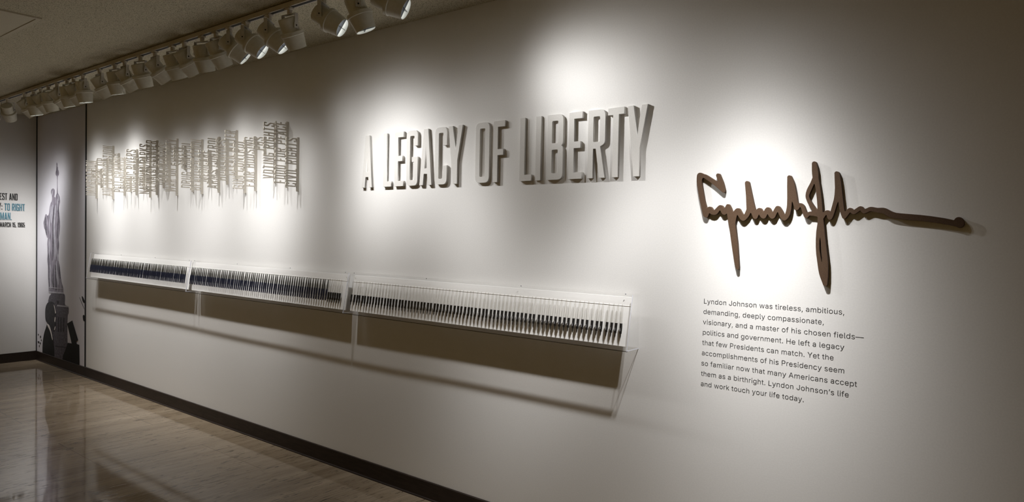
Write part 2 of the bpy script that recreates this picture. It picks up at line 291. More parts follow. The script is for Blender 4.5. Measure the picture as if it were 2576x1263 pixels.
# ------------------------------------------------------------------ mural print by the corner
MUR = {"statue":[[-8.647,2.227],[-8.628,2.203],[-8.633,2.179],[-8.606,2.162],[-8.617,2.151],[-8.585,2.124],[-8.579,2.098],[-8.6,2.079],[-8.621,2.068],[-8.617,1.893],[-8.588,1.874],[-8.561,1.846],[-8.545,1.795],[-8.566,1.76],[-8.587,1.728],[-8.57,1.663],[-8.543,1.555],[-8.558,1.457],[-8.589,1.401],[-8.567,1.319],[-8.587,1.239],[-8.592,1.18],[-8.549,1.083],[-8.522,0.985],[-8.48,0.909],[-8.443,0.868],[-8.437,0.814],[-8.876,0.794],[-8.877,0.865],[-8.9,0.965],[-8.9,1.067],[-8.923,1.147],[-8.913,1.249],[-8.925,1.35],[-8.903,1.407],[-8.937,1.397],[-8.965,1.471],[-9.028,1.512],[-9.045,1.573],[-9.011,1.614],[-8.989,1.657],[-8.956,1.667],[-8.922,1.642],[-8.872,1.662],[-8.862,1.735],[-8.829,1.779],[-8.786,1.81],[-8.78,1.85],[-8.802,1.875],[-8.819,1.903],[-8.808,1.929],[-8.781,1.942],[-8.743,1.945],[-8.711,1.932],[-8.695,1.908],[-8.705,1.877],[-8.716,1.853],[-8.683,1.84],[-8.667,1.866],[-8.641,1.893],[-8.64,2.069],[-8.675,2.086],[-8.686,2.106],[-8.675,2.13],[-8.649,2.152],[-8.659,2.165],[-8.644,2.18],[-8.66,2.204]],"shade":[[[-8.736,1.754],[-8.709,1.733],[-8.745,1.514],[-8.722,1.315],[-8.753,1.154],[-8.78,1.153],[-8.765,1.314],[-8.778,1.514]],[[-8.597,1.752],[-8.576,1.732],[-8.596,1.555],[-8.605,1.397],[-8.631,1.396],[-8.617,1.555]],[[-8.896,1.229],[-8.863,1.23],[-8.862,1.069],[-8.838,0.868],[-8.865,0.846],[-8.883,0.966]],[[-9.006,1.614],[-8.967,1.65],[-8.943,1.492],[-8.92,1.419],[-8.954,1.427],[-8.999,1.502]],[[-8.688,1.116],[-8.661,1.107],[-8.654,0.978],[-8.621,0.841],[-8.685,0.827],[-8.686,0.977]],[[-8.752,1.073],[-8.73,1.064],[-8.729,0.954],[-8.707,0.846],[-8.75,0.837],[-8.762,0.953]],[[-8.644,2.207],[-8.633,2.167],[-8.627,2.098],[-8.648,2.079],[-8.664,2.129]],[[-8.571,1.141],[-8.539,1.063],[-8.517,0.966],[-8.548,0.964],[-8.575,1.062]]],"folds":[[[-8.693,1.773],[-8.656,1.753],[-8.696,1.515],[-8.657,1.316],[-8.672,1.157],[-8.71,1.165],[-8.706,1.315],[-8.74,1.514]],[[-8.78,1.77],[-8.747,1.762],[-8.783,1.554],[-8.816,1.574]],[[-8.63,1.832],[-8.603,1.827],[-8.618,1.693],[-8.645,1.703]],[[-8.656,1.157],[-8.629,1.148],[-8.612,1.04],[-8.569,0.904],[-8.606,0.892],[-8.654,0.998]],[[-8.84,1.11],[-8.812,1.107],[-8.817,0.95],[-8.794,0.84],[-8.832,0.838],[-8.85,0.948]],[[-8.864,1.392],[-8.837,1.388],[-8.851,1.17],[-8.879,1.169]],[[-8.812,1.754],[-8.796,1.742],[-8.833,1.574],[-8.854,1.473],[-8.876,1.473],[-8.855,1.614]],[[-8.593,1.239],[-8.576,1.16],[-8.592,1.152],[-8.614,1.218]],[[-8.792,1.91],[-8.77,1.926],[-8.759,1.894],[-8.781,1.854],[-8.797,1.875]],[[-8.62,1.879],[-8.598,1.867],[-8.577,1.811],[-8.598,1.8]],[[-8.773,0.972],[-8.751,0.973],[-8.739,0.854],[-8.766,0.848]],[[-8.657,1.316],[-8.625,1.278],[-8.619,1.189],[-8.64,1.198]]],"ped":[[-8.87,0.795],[-8.422,0.819],[-8.391,0.778],[-8.41,0.689],[-8.293,0.688],[-8.293,0.611],[-8.328,0.588],[-8.325,0.278],[-8.273,0.109],[-8.519,0.058],[-8.787,0.043],[-8.889,0.336],[-8.913,0.537]],"ledge":[[[-8.871,0.809],[-8.443,0.825],[-8.437,0.81],[-8.87,0.791]],[[-8.62,0.678],[-8.298,0.688],[-8.298,0.676],[-8.619,0.662]],[[-8.86,0.856],[-8.464,0.867],[-8.464,0.859],[-8.86,0.846]]],"niche":[[[-8.597,0.545],[-8.565,0.546],[-8.564,0.389],[-8.596,0.386]],[[-8.529,0.549],[-8.492,0.55],[-8.491,0.397],[-8.527,0.393]],[[-8.45,0.554],[-8.414,0.555],[-8.413,0.405],[-8.449,0.401]],[[-8.62,0.722],[-8.578,0.723],[-8.577,0.693],[-8.62,0.69]],[[-8.68,0.227],[-8.335,0.247],[-8.335,0.239],[-8.68,0.217]]],"head":[[-8.892,0.685],[-8.765,0.707],[-8.689,0.681],[-8.656,0.619],[-8.635,0.589],[-8.667,0.559],[-8.64,0.531],[-8.65,0.5],[-8.644,0.451],[-8.681,0.387],[-8.735,0.372],[-8.768,0.389],[-8.845,0.442],[-8.912,0.452],[-8.957,0.472],[-8.974,0.511],[-8.975,0.593],[-8.947,0.647]],"light":[[[-8.722,0.682],[-8.684,0.657],[-8.662,0.611],[-8.64,0.589],[-8.672,0.574],[-8.683,0.617]],[[-8.677,0.548],[-8.65,0.53],[-8.671,0.478],[-8.698,0.496]],[[-8.682,0.433],[-8.65,0.444],[-8.676,0.394],[-8.703,0.395]]],"coat":[[-8.912,0.456],[-8.845,0.442],[-8.768,0.379],[-8.729,0.292],[-8.701,0.195],[-8.689,0.056],[-9.056,0.008],[-9.057,0.194],[-9.013,0.323],[-8.934,0.413]],"collar":[[-8.907,0.45],[-8.834,0.431],[-8.768,0.352],[-8.734,0.277],[-8.762,0.284],[-8.812,0.368],[-8.918,0.433]],"box":[[-8.327,0.501],[-8.187,0.547],[-8.029,0.357],[-8.077,0.34],[-8.067,0.314],[-7.999,0.311],[-7.987,0.051],[-8.466,0.045],[-8.441,0.146],[-8.375,0.213],[-8.305,0.299],[-8.199,0.303]],"bits":[[[-7.947,0.821],[-7.914,0.817],[-7.862,0.775],[-7.862,0.748],[-7.918,0.763]],[[-7.917,0.615],[-7.898,0.635],[-7.851,0.621],[-7.846,0.563],[-7.902,0.569]],[[-8.009,0.805],[-8.0,0.806],[-7.87,0.692],[-7.88,0.691]],[[-9.197,0.304],[-9.173,0.3],[-9.185,0.28],[-9.203,0.286]],[[-9.133,0.29],[-9.104,0.284],[-9.115,0.258],[-9.138,0.268]],[[-9.208,0.219],[-9.15,0.217],[-9.173,0.198],[-9.208,0.198]],[[-9.132,0.215],[-9.109,0.209],[-9.12,0.187],[-9.144,0.193]],[[-9.167,0.178],[-9.143,0.174],[-9.155,0.154],[-9.172,0.16]],[[-9.103,0.251],[-9.08,0.245],[-9.092,0.228],[-9.109,0.234]]]}
mp_ = tag(boxobj('mural_panel', (LEFT_X+.016, -7.868, WALL_Y-.005, WALL_Y, .103, CEIL-.01), M['m_back']), 'tall pale mural print of a robed statue raising a torch, in the room corner', 'mural')
def soft(L, n_=2):
    for _ in range(n_):
        L = [q_ for a, b in zip(L, L[1:]+L[:1]) for q_ in ((a[0]*.78+b[0]*.22, a[1]*.78+b[1]*.22), (a[0]*.22+b[0]*.78, a[1]*.22+b[1]*.78))]
    return L
def layer(name, loops, m, k, label=None, sm=2):
    o = plate(name, [soft(l, sm) for l in loops], .0006, m, ON_WALL, (0, WALL_Y-.005-.0008*k, 0), mp_)
    if label: o['label'] = label
layer('statue', [MUR['statue']], M['m_statue'], 0, 'violet grey robed statue with raised torch', sm=1)
for l_ in MUR['folds']: layer('robe_fold', [l_], M['m_fold'], 1)
for l_ in MUR['shade']: layer('robe_shadow', [l_], M['m_ped'], 1)
layer('pedestal', [MUR['ped']], M['m_ped'], 1, 'dark stone pedestal')
for l_ in MUR['ledge']: layer('pedestal_ledge', [l_], M['m_fold'], 2, sm=0)
for l_ in MUR['niche']: layer('pedestal_niche', [l_], M['m_dark'], 2, sm=0)
layer('man_head', [MUR['head']], M['m_dark'], 3, 'dark profile of a man facing right')
layer('man_coat', [MUR['coat']], M['m_black'], 3)
for l_ in MUR['light']: layer('face_highlight', [l_], M['m_light'], 4)
layer('collar', [MUR['collar']], M['m_light'], 4)
layer('dark_box', [MUR['box']], M['m_black'], 4, 'black tilted box shape', sm=0)
for l_ in MUR['bits']: layer('dark_speck', [l_], M['m_black'], 2, sm=1)

# ------------------------------------------------------------------ quotation on the left wall
q = empty('wall_quotation', (LEFT_X, 2.6, 1.5), 'black and teal capital lettering on the wall left of the mural', 'lettering')
for txt, yr, z, hh, wd, m in (('OLDEST AND', 2.657, 1.812, .074, .245, 'black'), ('COUNTRY:', 2.514, 1.700, .078, .205, 'black'), ('TO RIGHT', 2.726, 1.696, .078, .192, 'teal'),
                              ('SERVE MAN.', 2.602, 1.592, .080, .265, 'teal'), ('MARCH 15, 1965', 2.727, 1.514, .050, .235, 'black')):
    o = plate('text_line', line_loops(txt, wd, hh, .06), .005, M[m], ON_LEFT, (0, 0, 0), q)
    o.location = Vector((LEFT_X, yr-wd, z))-Vector(q.location)
    if m == 'teal': o['label'] = 'teal line of capitals'

# ------------------------------------------------------------------ title letters
LETTERS = [('A', -3.499, -3.401), ('L', -3.298, -3.225), ('E', -3.197, -3.119), ('G', -3.093, -2.998), ('A', -2.982, -2.882), ('C', -2.857, -2.763), ('Y', -2.753, -2.645),
           ('O', -2.549, -2.450), ('F', -2.423, -2.345), ('L', -2.244, -2.168), ('I', -2.142, -2.110), ('B', -2.073, -1.975), ('E', -1.942, -1.864), ('R', -1.832, -1.735), ('T', -1.724, -1.637), ('Y', -1.620, -1.518)]
LWORD = ['standing alone as the first word of the wall title', 'starting the wall title word LEGACY', 'second in the wall title word LEGACY', 'third in the wall title word LEGACY', 'fourth in the wall title word LEGACY', 'fifth in the wall title word LEGACY', 'ending the wall title word LEGACY',
         'starting the wall title word OF', 'ending the wall title word OF', 'starting the wall title word LIBERTY', 'second in the wall title word LIBERTY', 'third in the wall title word LIBERTY', 'fourth in the wall title word LIBERTY', 'fifth in the wall title word LIBERTY', 'sixth in the wall title word LIBERTY', 'ending the wall title word LIBERTY']
for (ch, xa, xb), ds in zip(LETTERS, LWORD):
    L, a = glyph(ch); k = (xb-xa)/a
    o = plate('raised_letter', [[(x*k, y*.322) for x, y in l] for l in L], 0.0145, M['letter'], ON_WALL, (xa, WALL_Y, 1.811), bevel=.0008)
    tag(o, 'thick off-white raised letter %s %s' % (ch, ds), 'letter', 'raised title letters')

# ------------------------------------------------------------------ words standing out from the wall
WORDS = [('IMMIGRATION', -7.575, 1.812, 2.189), ('TRADE', -7.46, 1.915, 2.105), ('CLEAN AIR', -7.325, 1.905, 2.199), ('AID TO EDUCATION', -7.19, 1.798, 2.309), ('VISTA', -7.065, 2.081, 2.232),
 ('PELL GRANTS', -6.935, 1.829, 2.187), ('PEACE', -6.805, 1.86, 2.00), ('SCENIC RIVERS', -6.68, 1.827, 2.245), ('JOB CORPS', -6.535, 1.873, 2.167), ('NATIONAL PARKS', -6.412, 1.802, 2.275),
 ('KENNEDY CENTER', -6.285, 1.822, 2.299), ('HEAD START', -6.158, 1.877, 2.226), ('BILLBOARDS', -6.05, 1.889, 2.261), ('WAR ON POVERTY', -5.918, 1.809, 2.288), ('SAFETY', -5.786, 2.019, 2.216),
 ('DRUG CONTROL', -5.651, 1.835, 2.243), ('BEAUTIFICATION', -5.499, 1.812, 2.252), ('MEDICARE', -5.373, 1.877, 2.158), ('ARMS CONTROL', -5.237, 1.819, 2.255), ('HUMANITIES', -5.112, 1.878, 2.228),
 ('CLEAN WATER', -4.981, 1.913, 2.285), ('GUN CONTROL', -4.861, 1.806, 2.205), ('FAIR HOUSING', -4.715, 1.819, 2.213), ('PBS', -4.595, 2.078, 2.209), ('VOTING RIGHTS', -4.466, 1.867, 2.301), ('FOOD FOR PEACE', -4.32, 1.832, 2.293), ('CIVIL RIGHTS', -4.191, 1.804, 2.175)]
ORD = ['', 'first', 'second', 'third', 'fourth', 'fifth', 'sixth', 'seventh', 'eighth', 'ninth', 'tenth']
def nth(i): return ORD[i] if i < len(ORD) else '%d%s' % (i, 'th' if 10 <= i % 100 <= 20 else {1: 'st', 2: 'nd', 3: 'rd'}.get(i % 10, 'th'))
CLEARWORDS = {'IMMIGRATION', 'AID TO EDUCATION', 'VISTA', 'PELL GRANTS', 'SCENIC RIVERS', 'NATIONAL PARKS', 'KENNEDY CENTER', 'WAR ON POVERTY', 'ARMS CONTROL', 'CLEAN WATER', 'GUN CONTROL', 'FAIR HOUSING', 'PBS', 'VOTING RIGHTS', 'FOOD FOR PEACE', 'CIVIL RIGHTS', 'BEAUTIFICATION', 'HUMANITIES'}
for i, (txt, x, z0, z1) in enumerate(WORDS):
    if txt in CLEARWORDS: lab = 'upright cut-out words %s on a slim rail standing out from the wall' % txt
    else: lab = 'half-hidden cut-out word on a wall rail, %s from the mural' % nth(i+1)
    t = empty('word_sign', (x, WALL_Y, z0), lab, 'word sign', 'projecting cut-out words')
    boxobj('rail', (-.005, .005, -.018, 0, 0, z1-z0), M['word'], t, bev=.0012)
    zt = z1-z0; lo, hi = .030, zt-.008
    plate('lettering', line_loops(txt, hi-lo, .086, .095), .009, M['word'], OFF_FIN, (-.0045, -.0175, lo), t)

# ------------------------------------------------------------------ brown signature and the paragraph under it
SIG = [[[-8021,18401],[-7988,18405],[-7960,18397],[-7932,18378],[-7916,18358],[-7904,18328],[-7856,18114],[-7835,17988],[-7819,17767],[-7767,17506],[-7716,17197],[-7676,16889],[-7632,16476],[-7622,16447],[-7613,16444],[-7604,16447],[-7534,16505],[-7488,16524],[-7452,16525],[-7425,16517],[-7404,16504],[-7369,16469],[-7360,16471],[-7344,16512],[-7255,16892],[-7238,16997],[-7226,17120],[-7220,17376],[-7253,17917],[-7246,17946],[-7226,17973],[-7197,17988],[-7171,17990],[-7135,17979],[-7102,17959],[-7081,17931],[-7070,17901],[-7009,17587],[-6881,16632],[-6855,16510],[-6846,16481],[-6837,16472],[-6820,16485],[-6752,16568],[-6701,16601],[-6666,16608],[-6632,16601],[-6599,16583],[-6552,16538],[-6534,16530],[-6374,16647],[-6340,16662],[-6306,16666],[-6272,16658],[-6246,16642],[-6220,16616],[-6184,16570],[-6167,16560],[-6113,16579],[-6029,16625],[-5967,16638],[-5900,16633],[-5732,16599],[-5600,16604],[-5542,16600],[-5492,16588],[-5451,16571],[-5326,16496],[-5227,16447],[-5137,16419],[-4968,16396],[-4360,16338],[-4058,16299],[-3618,16223],[-3356,16160],[-3343,16168],[-3314,16215],[-3285,16241],[-3242,16261],[-3196,16263],[-3161,16253],[-3124,16230],[-3094,16196],[-3075,16160],[-3051,16091],[-3044,16049],[-3050,15997],[-3072,15949],[-3093,15924],[-3122,15904],[-3151,15894],[-3187,15892],[-3220,15901],[-3269,15932],[-3306,15943],[-3559,16002],[-3892,16063],[-4307,16121],[-4802,16166],[-5172,16216],[-5286,16242],[-5369,16273],[-5427,16304],[-5536,16381],[-5569,16397],[-5752,16426],[-5903,16470],[-5954,16479],[-5996,16471],[-6137,16401],[-6188,16395],[-6222,16403],[-6248,16419],[-6275,16447],[-6308,16497],[-6319,16503],[-6461,16392],[-6495,16374],[-6530,16367],[-6556,16369],[-6582,16377],[-6608,16394],[-6644,16425],[-6661,16432],[-6678,16414],[-6812,16217],[-6847,16196],[-6882,16196],[-6909,16209],[-6932,16237],[-7007,16445],[-7044,16587],[-7077,16805],[-7085,16836],[-7094,16836],[-7132,16720],[-7215,16398],[-7263,16256],[-7299,16190],[-7325,16167],[-7352,16157],[-7388,16157],[-7415,16170],[-7436,16189],[-7453,16217],[-7482,16321],[-7492,16339],[-7510,16332],[-7527,16313],[-7598,16198],[-7522,15547],[-7404,14717],[-7389,14574],[-7377,14374],[-7370,14039],[-7386,13693],[-7397,13664],[-7417,13644],[-7434,13637],[-7480,13633],[-7507,13639],[-7534,13665],[-7650,13957],[-7694,14090],[-7735,14281],[-7823,14847],[-7846,15126],[-7853,15435],[-7844,15716],[-7806,16053],[-7812,16246],[-7818,16271],[-7827,16278],[-7985,16311],[-8096,16317],[-8124,16308],[-8160,16255],[-8194,16227],[-8234,16219],[-8271,16232],[-8305,16266],[-8332,16315],[-8394,16481],[-8432,16606],[-8452,16639],[-8471,16646],[-8518,16569],[-8537,16550],[-8563,16535],[-8601,16529],[-8648,16535],[-8668,16543],[-8685,16561],[-8694,16590],[-8689,16639],[-8762,16851],[-8772,16868],[-8782,16847],[-8791,16670],[-8802,16562],[-8819,16463],[-8839,16384],[-8864,16315],[-8899,16251],[-8939,16197],[-8984,16154],[-9022,16133],[-9070,16128],[-9110,16139],[-9149,16167],[-9185,16207],[-9219,16256],[-9304,16431],[-9324,16458],[-9334,16452],[-9343,16435],[-9418,16266],[-9446,16229],[-9475,16208],[-9514,16196],[-9564,16203],[-9605,16227],[-9650,16277],[-9719,16381],[-9728,16375],[-9776,16267],[-9805,16231],[-9854,16205],[-9905,16205],[-9946,16222],[-9977,16246],[-10020,16297],[-10061,16362],[-10071,16363],[-10122,16236],[-10138,16211],[-10178,16185],[-10229,16182],[-10262,16196],[-10293,16226],[-10379,16409],[-10390,16428],[-10401,16434],[-10421,16411],[-10480,16287],[-10512,16257],[-10580,16173],[-10641,16127],[-10683,16113],[-10714,16112],[-10767,16126],[-10809,16154],[-10862,16216],[-10941,16343],[-10952,16352],[-10962,16347],[-10984,16278],[-11037,16008],[-10911,15140],[-10826,14191],[-10828,14149],[-10844,14118],[-10880,14099],[-10913,14104],[-10943,14134],[-10970,14195],[-11060,14555],[-11217,15435],[-11278,15830],[-11348,16132],[-11394,16393],[-11401,16402],[-11412,16399],[-11454,16368],[-11486,16357],[-11530,16357],[-11562,16368],[-11596,16391],[-11618,16414],[-11675,16517],[-11698,16541],[-11719,16526],[-11804,16414],[-11836,16389],[-11879,16368],[-11945,16355],[-12022,16361],[-12089,16384],[-12157,16429],[-12171,16417],[-12225,16289],[-12242,16267],[-12264,16251],[-12297,16241],[-12331,16243],[-12376,16263],[-12411,16293],[-12435,16332],[-12458,16396],[-12582,16878],[-12659,17200],[-12741,17610],[-12764,17771],[-12771,17911],[-12760,18050],[-12749,18081],[-12731,18109],[-12709,18129],[-12675,18147],[-12641,18155],[-12607,18155],[-12562,18142],[-12505,18108],[-12403,18079],[-12289,18020],[-11917,17784],[-11862,17751],[-11839,17745],[-11834,17762],[-11840,17794],[-11866,17879],[-11908,17986],[-11912,18028],[-11899,18059],[-11870,18084],[-11838,18094],[-11794,18087],[-11762,18064],[-11741,18032],[-11606,17724],[-11565,17607],[-11499,17365],[-11496,17334],[-11509,17303],[-11533,17283],[-11554,17277],[-11587,17280],[-11620,17300],[-11956,17583],[-12159,17734],[-12432,17915],[-12477,17932],[-12499,17917],[-12528,17859],[-12538,17806],[-12538,17721],[-12525,17614],[-12391,16950],[-12309,16687],[-12286,16641],[-12209,16698],[-12176,16706],[-12142,16704],[-12109,16691],[-12075,16666],[-12004,16574],[-11984,16563],[-11961,16561],[-11929,16579],[-11867,16647],[-11769,16741],[-11728,16762],[-11693,16768],[-11649,16759],[-11616,16740],[-11585,16708],[-11537,16641],[-11526,16632],[-11515,16633],[-11495,16662],[-11433,16778],[-11401,16800],[-11358,16805],[-11317,16788],[-11293,16762],[-11219,16621],[-11157,16475],[-11146,16466],[-11135,16473],[-11074,16560],[-11022,16608],[-10970,16632],[-10917,16631],[-10885,16617],[-10851,16587],[-10721,16366],[-10710,16354],[-10700,16350],[-10689,16357],[-10659,16399],[-10638,16442],[-10588,16564],[-10583,16595],[-10617,17118],[-10678,17663],[-10669,17694],[-10643,17723],[-10612,17736],[-10581,17737],[-10550,17726],[-10529,17711],[-10507,17688],[-10493,17658],[-10297,16837],[-10232,16613],[-10210,16552],[-10201,16541],[-10188,16543],[-10148,16592],[-10111,16622],[-10079,16633],[-10038,16633],[-10007,16621],[-9976,16597],[-9949,16560],[-9902,16478],[-9892,16471],[-9882,16481],[-9841,16569],[-9796,16629],[-9756,16655],[-9706,16659],[-9666,16643],[-9638,16618],[-9609,16578],[-9552,16475],[-9531,16454],[-9522,16461],[-9483,16547],[-9417,16666],[-9398,16686],[-9370,16704],[-9321,16710],[-9271,16689],[-9229,16644],[-9147,16515],[-9078,16384],[-9057,16360],[-9048,16365],[-9033,16395],[-9004,16494],[-8983,16612],[-8971,16741],[-8970,17018],[-8987,17473],[-8992,17838],[-8983,17867],[-8964,17890],[-8936,17903],[-8907,17905],[-8868,17893],[-8835,17862],[-8745,17672],[-8703,17563],[-8674,17444],[-8562,16805],[-8551,16798],[-8495,16813],[-8447,16806],[-8399,16783],[-8352,16744],[-8322,16708],[-8297,16665],[-8217,16460],[-8212,16450],[-8202,16445],[-8128,16470],[-8023,16488],[-8011,16498],[-8017,16517],[-8135,16699],[-8217,16859],[-8266,16996],[-8275,17044],[-8279,17103],[-8268,17209],[-8236,17325],[-8204,17402],[-8109,17593],[-8042,17775],[-8040,17794],[-8058,17911],[-8071,18046],[-8078,18317],[-8074,18346],[-8061,18373],[-8043,18391]],[[-7973,17535],[-8133,17148],[-8143,17110],[-8146,17071],[-8132,17003],[-8093,16915],[-7997,16760],[-7915,16642],[-7835,16540],[-7825,16555],[-7829,16661],[-7854,16931],[-7916,17366],[-7946,17501],[-7964,17538]],[[-7695,15489],[-7706,15448],[-7713,15303],[-7710,15149],[-7700,15005],[-7667,14785],[-7625,14595],[-7609,14546],[-7605,14534],[-7600,14566],[-7610,14719],[-7673,15343]]]
sig = plate('signature', [[(x*1e-4, z*1e-4) for x, z in L] for L in SIG], 0.016, M['sig'], ON_WALL, (0, WALL_Y, 0), bevel=.0006)
tag(sig, 'thick brown cut-out handwritten signature with a long tail, above the paragraph', 'signature')
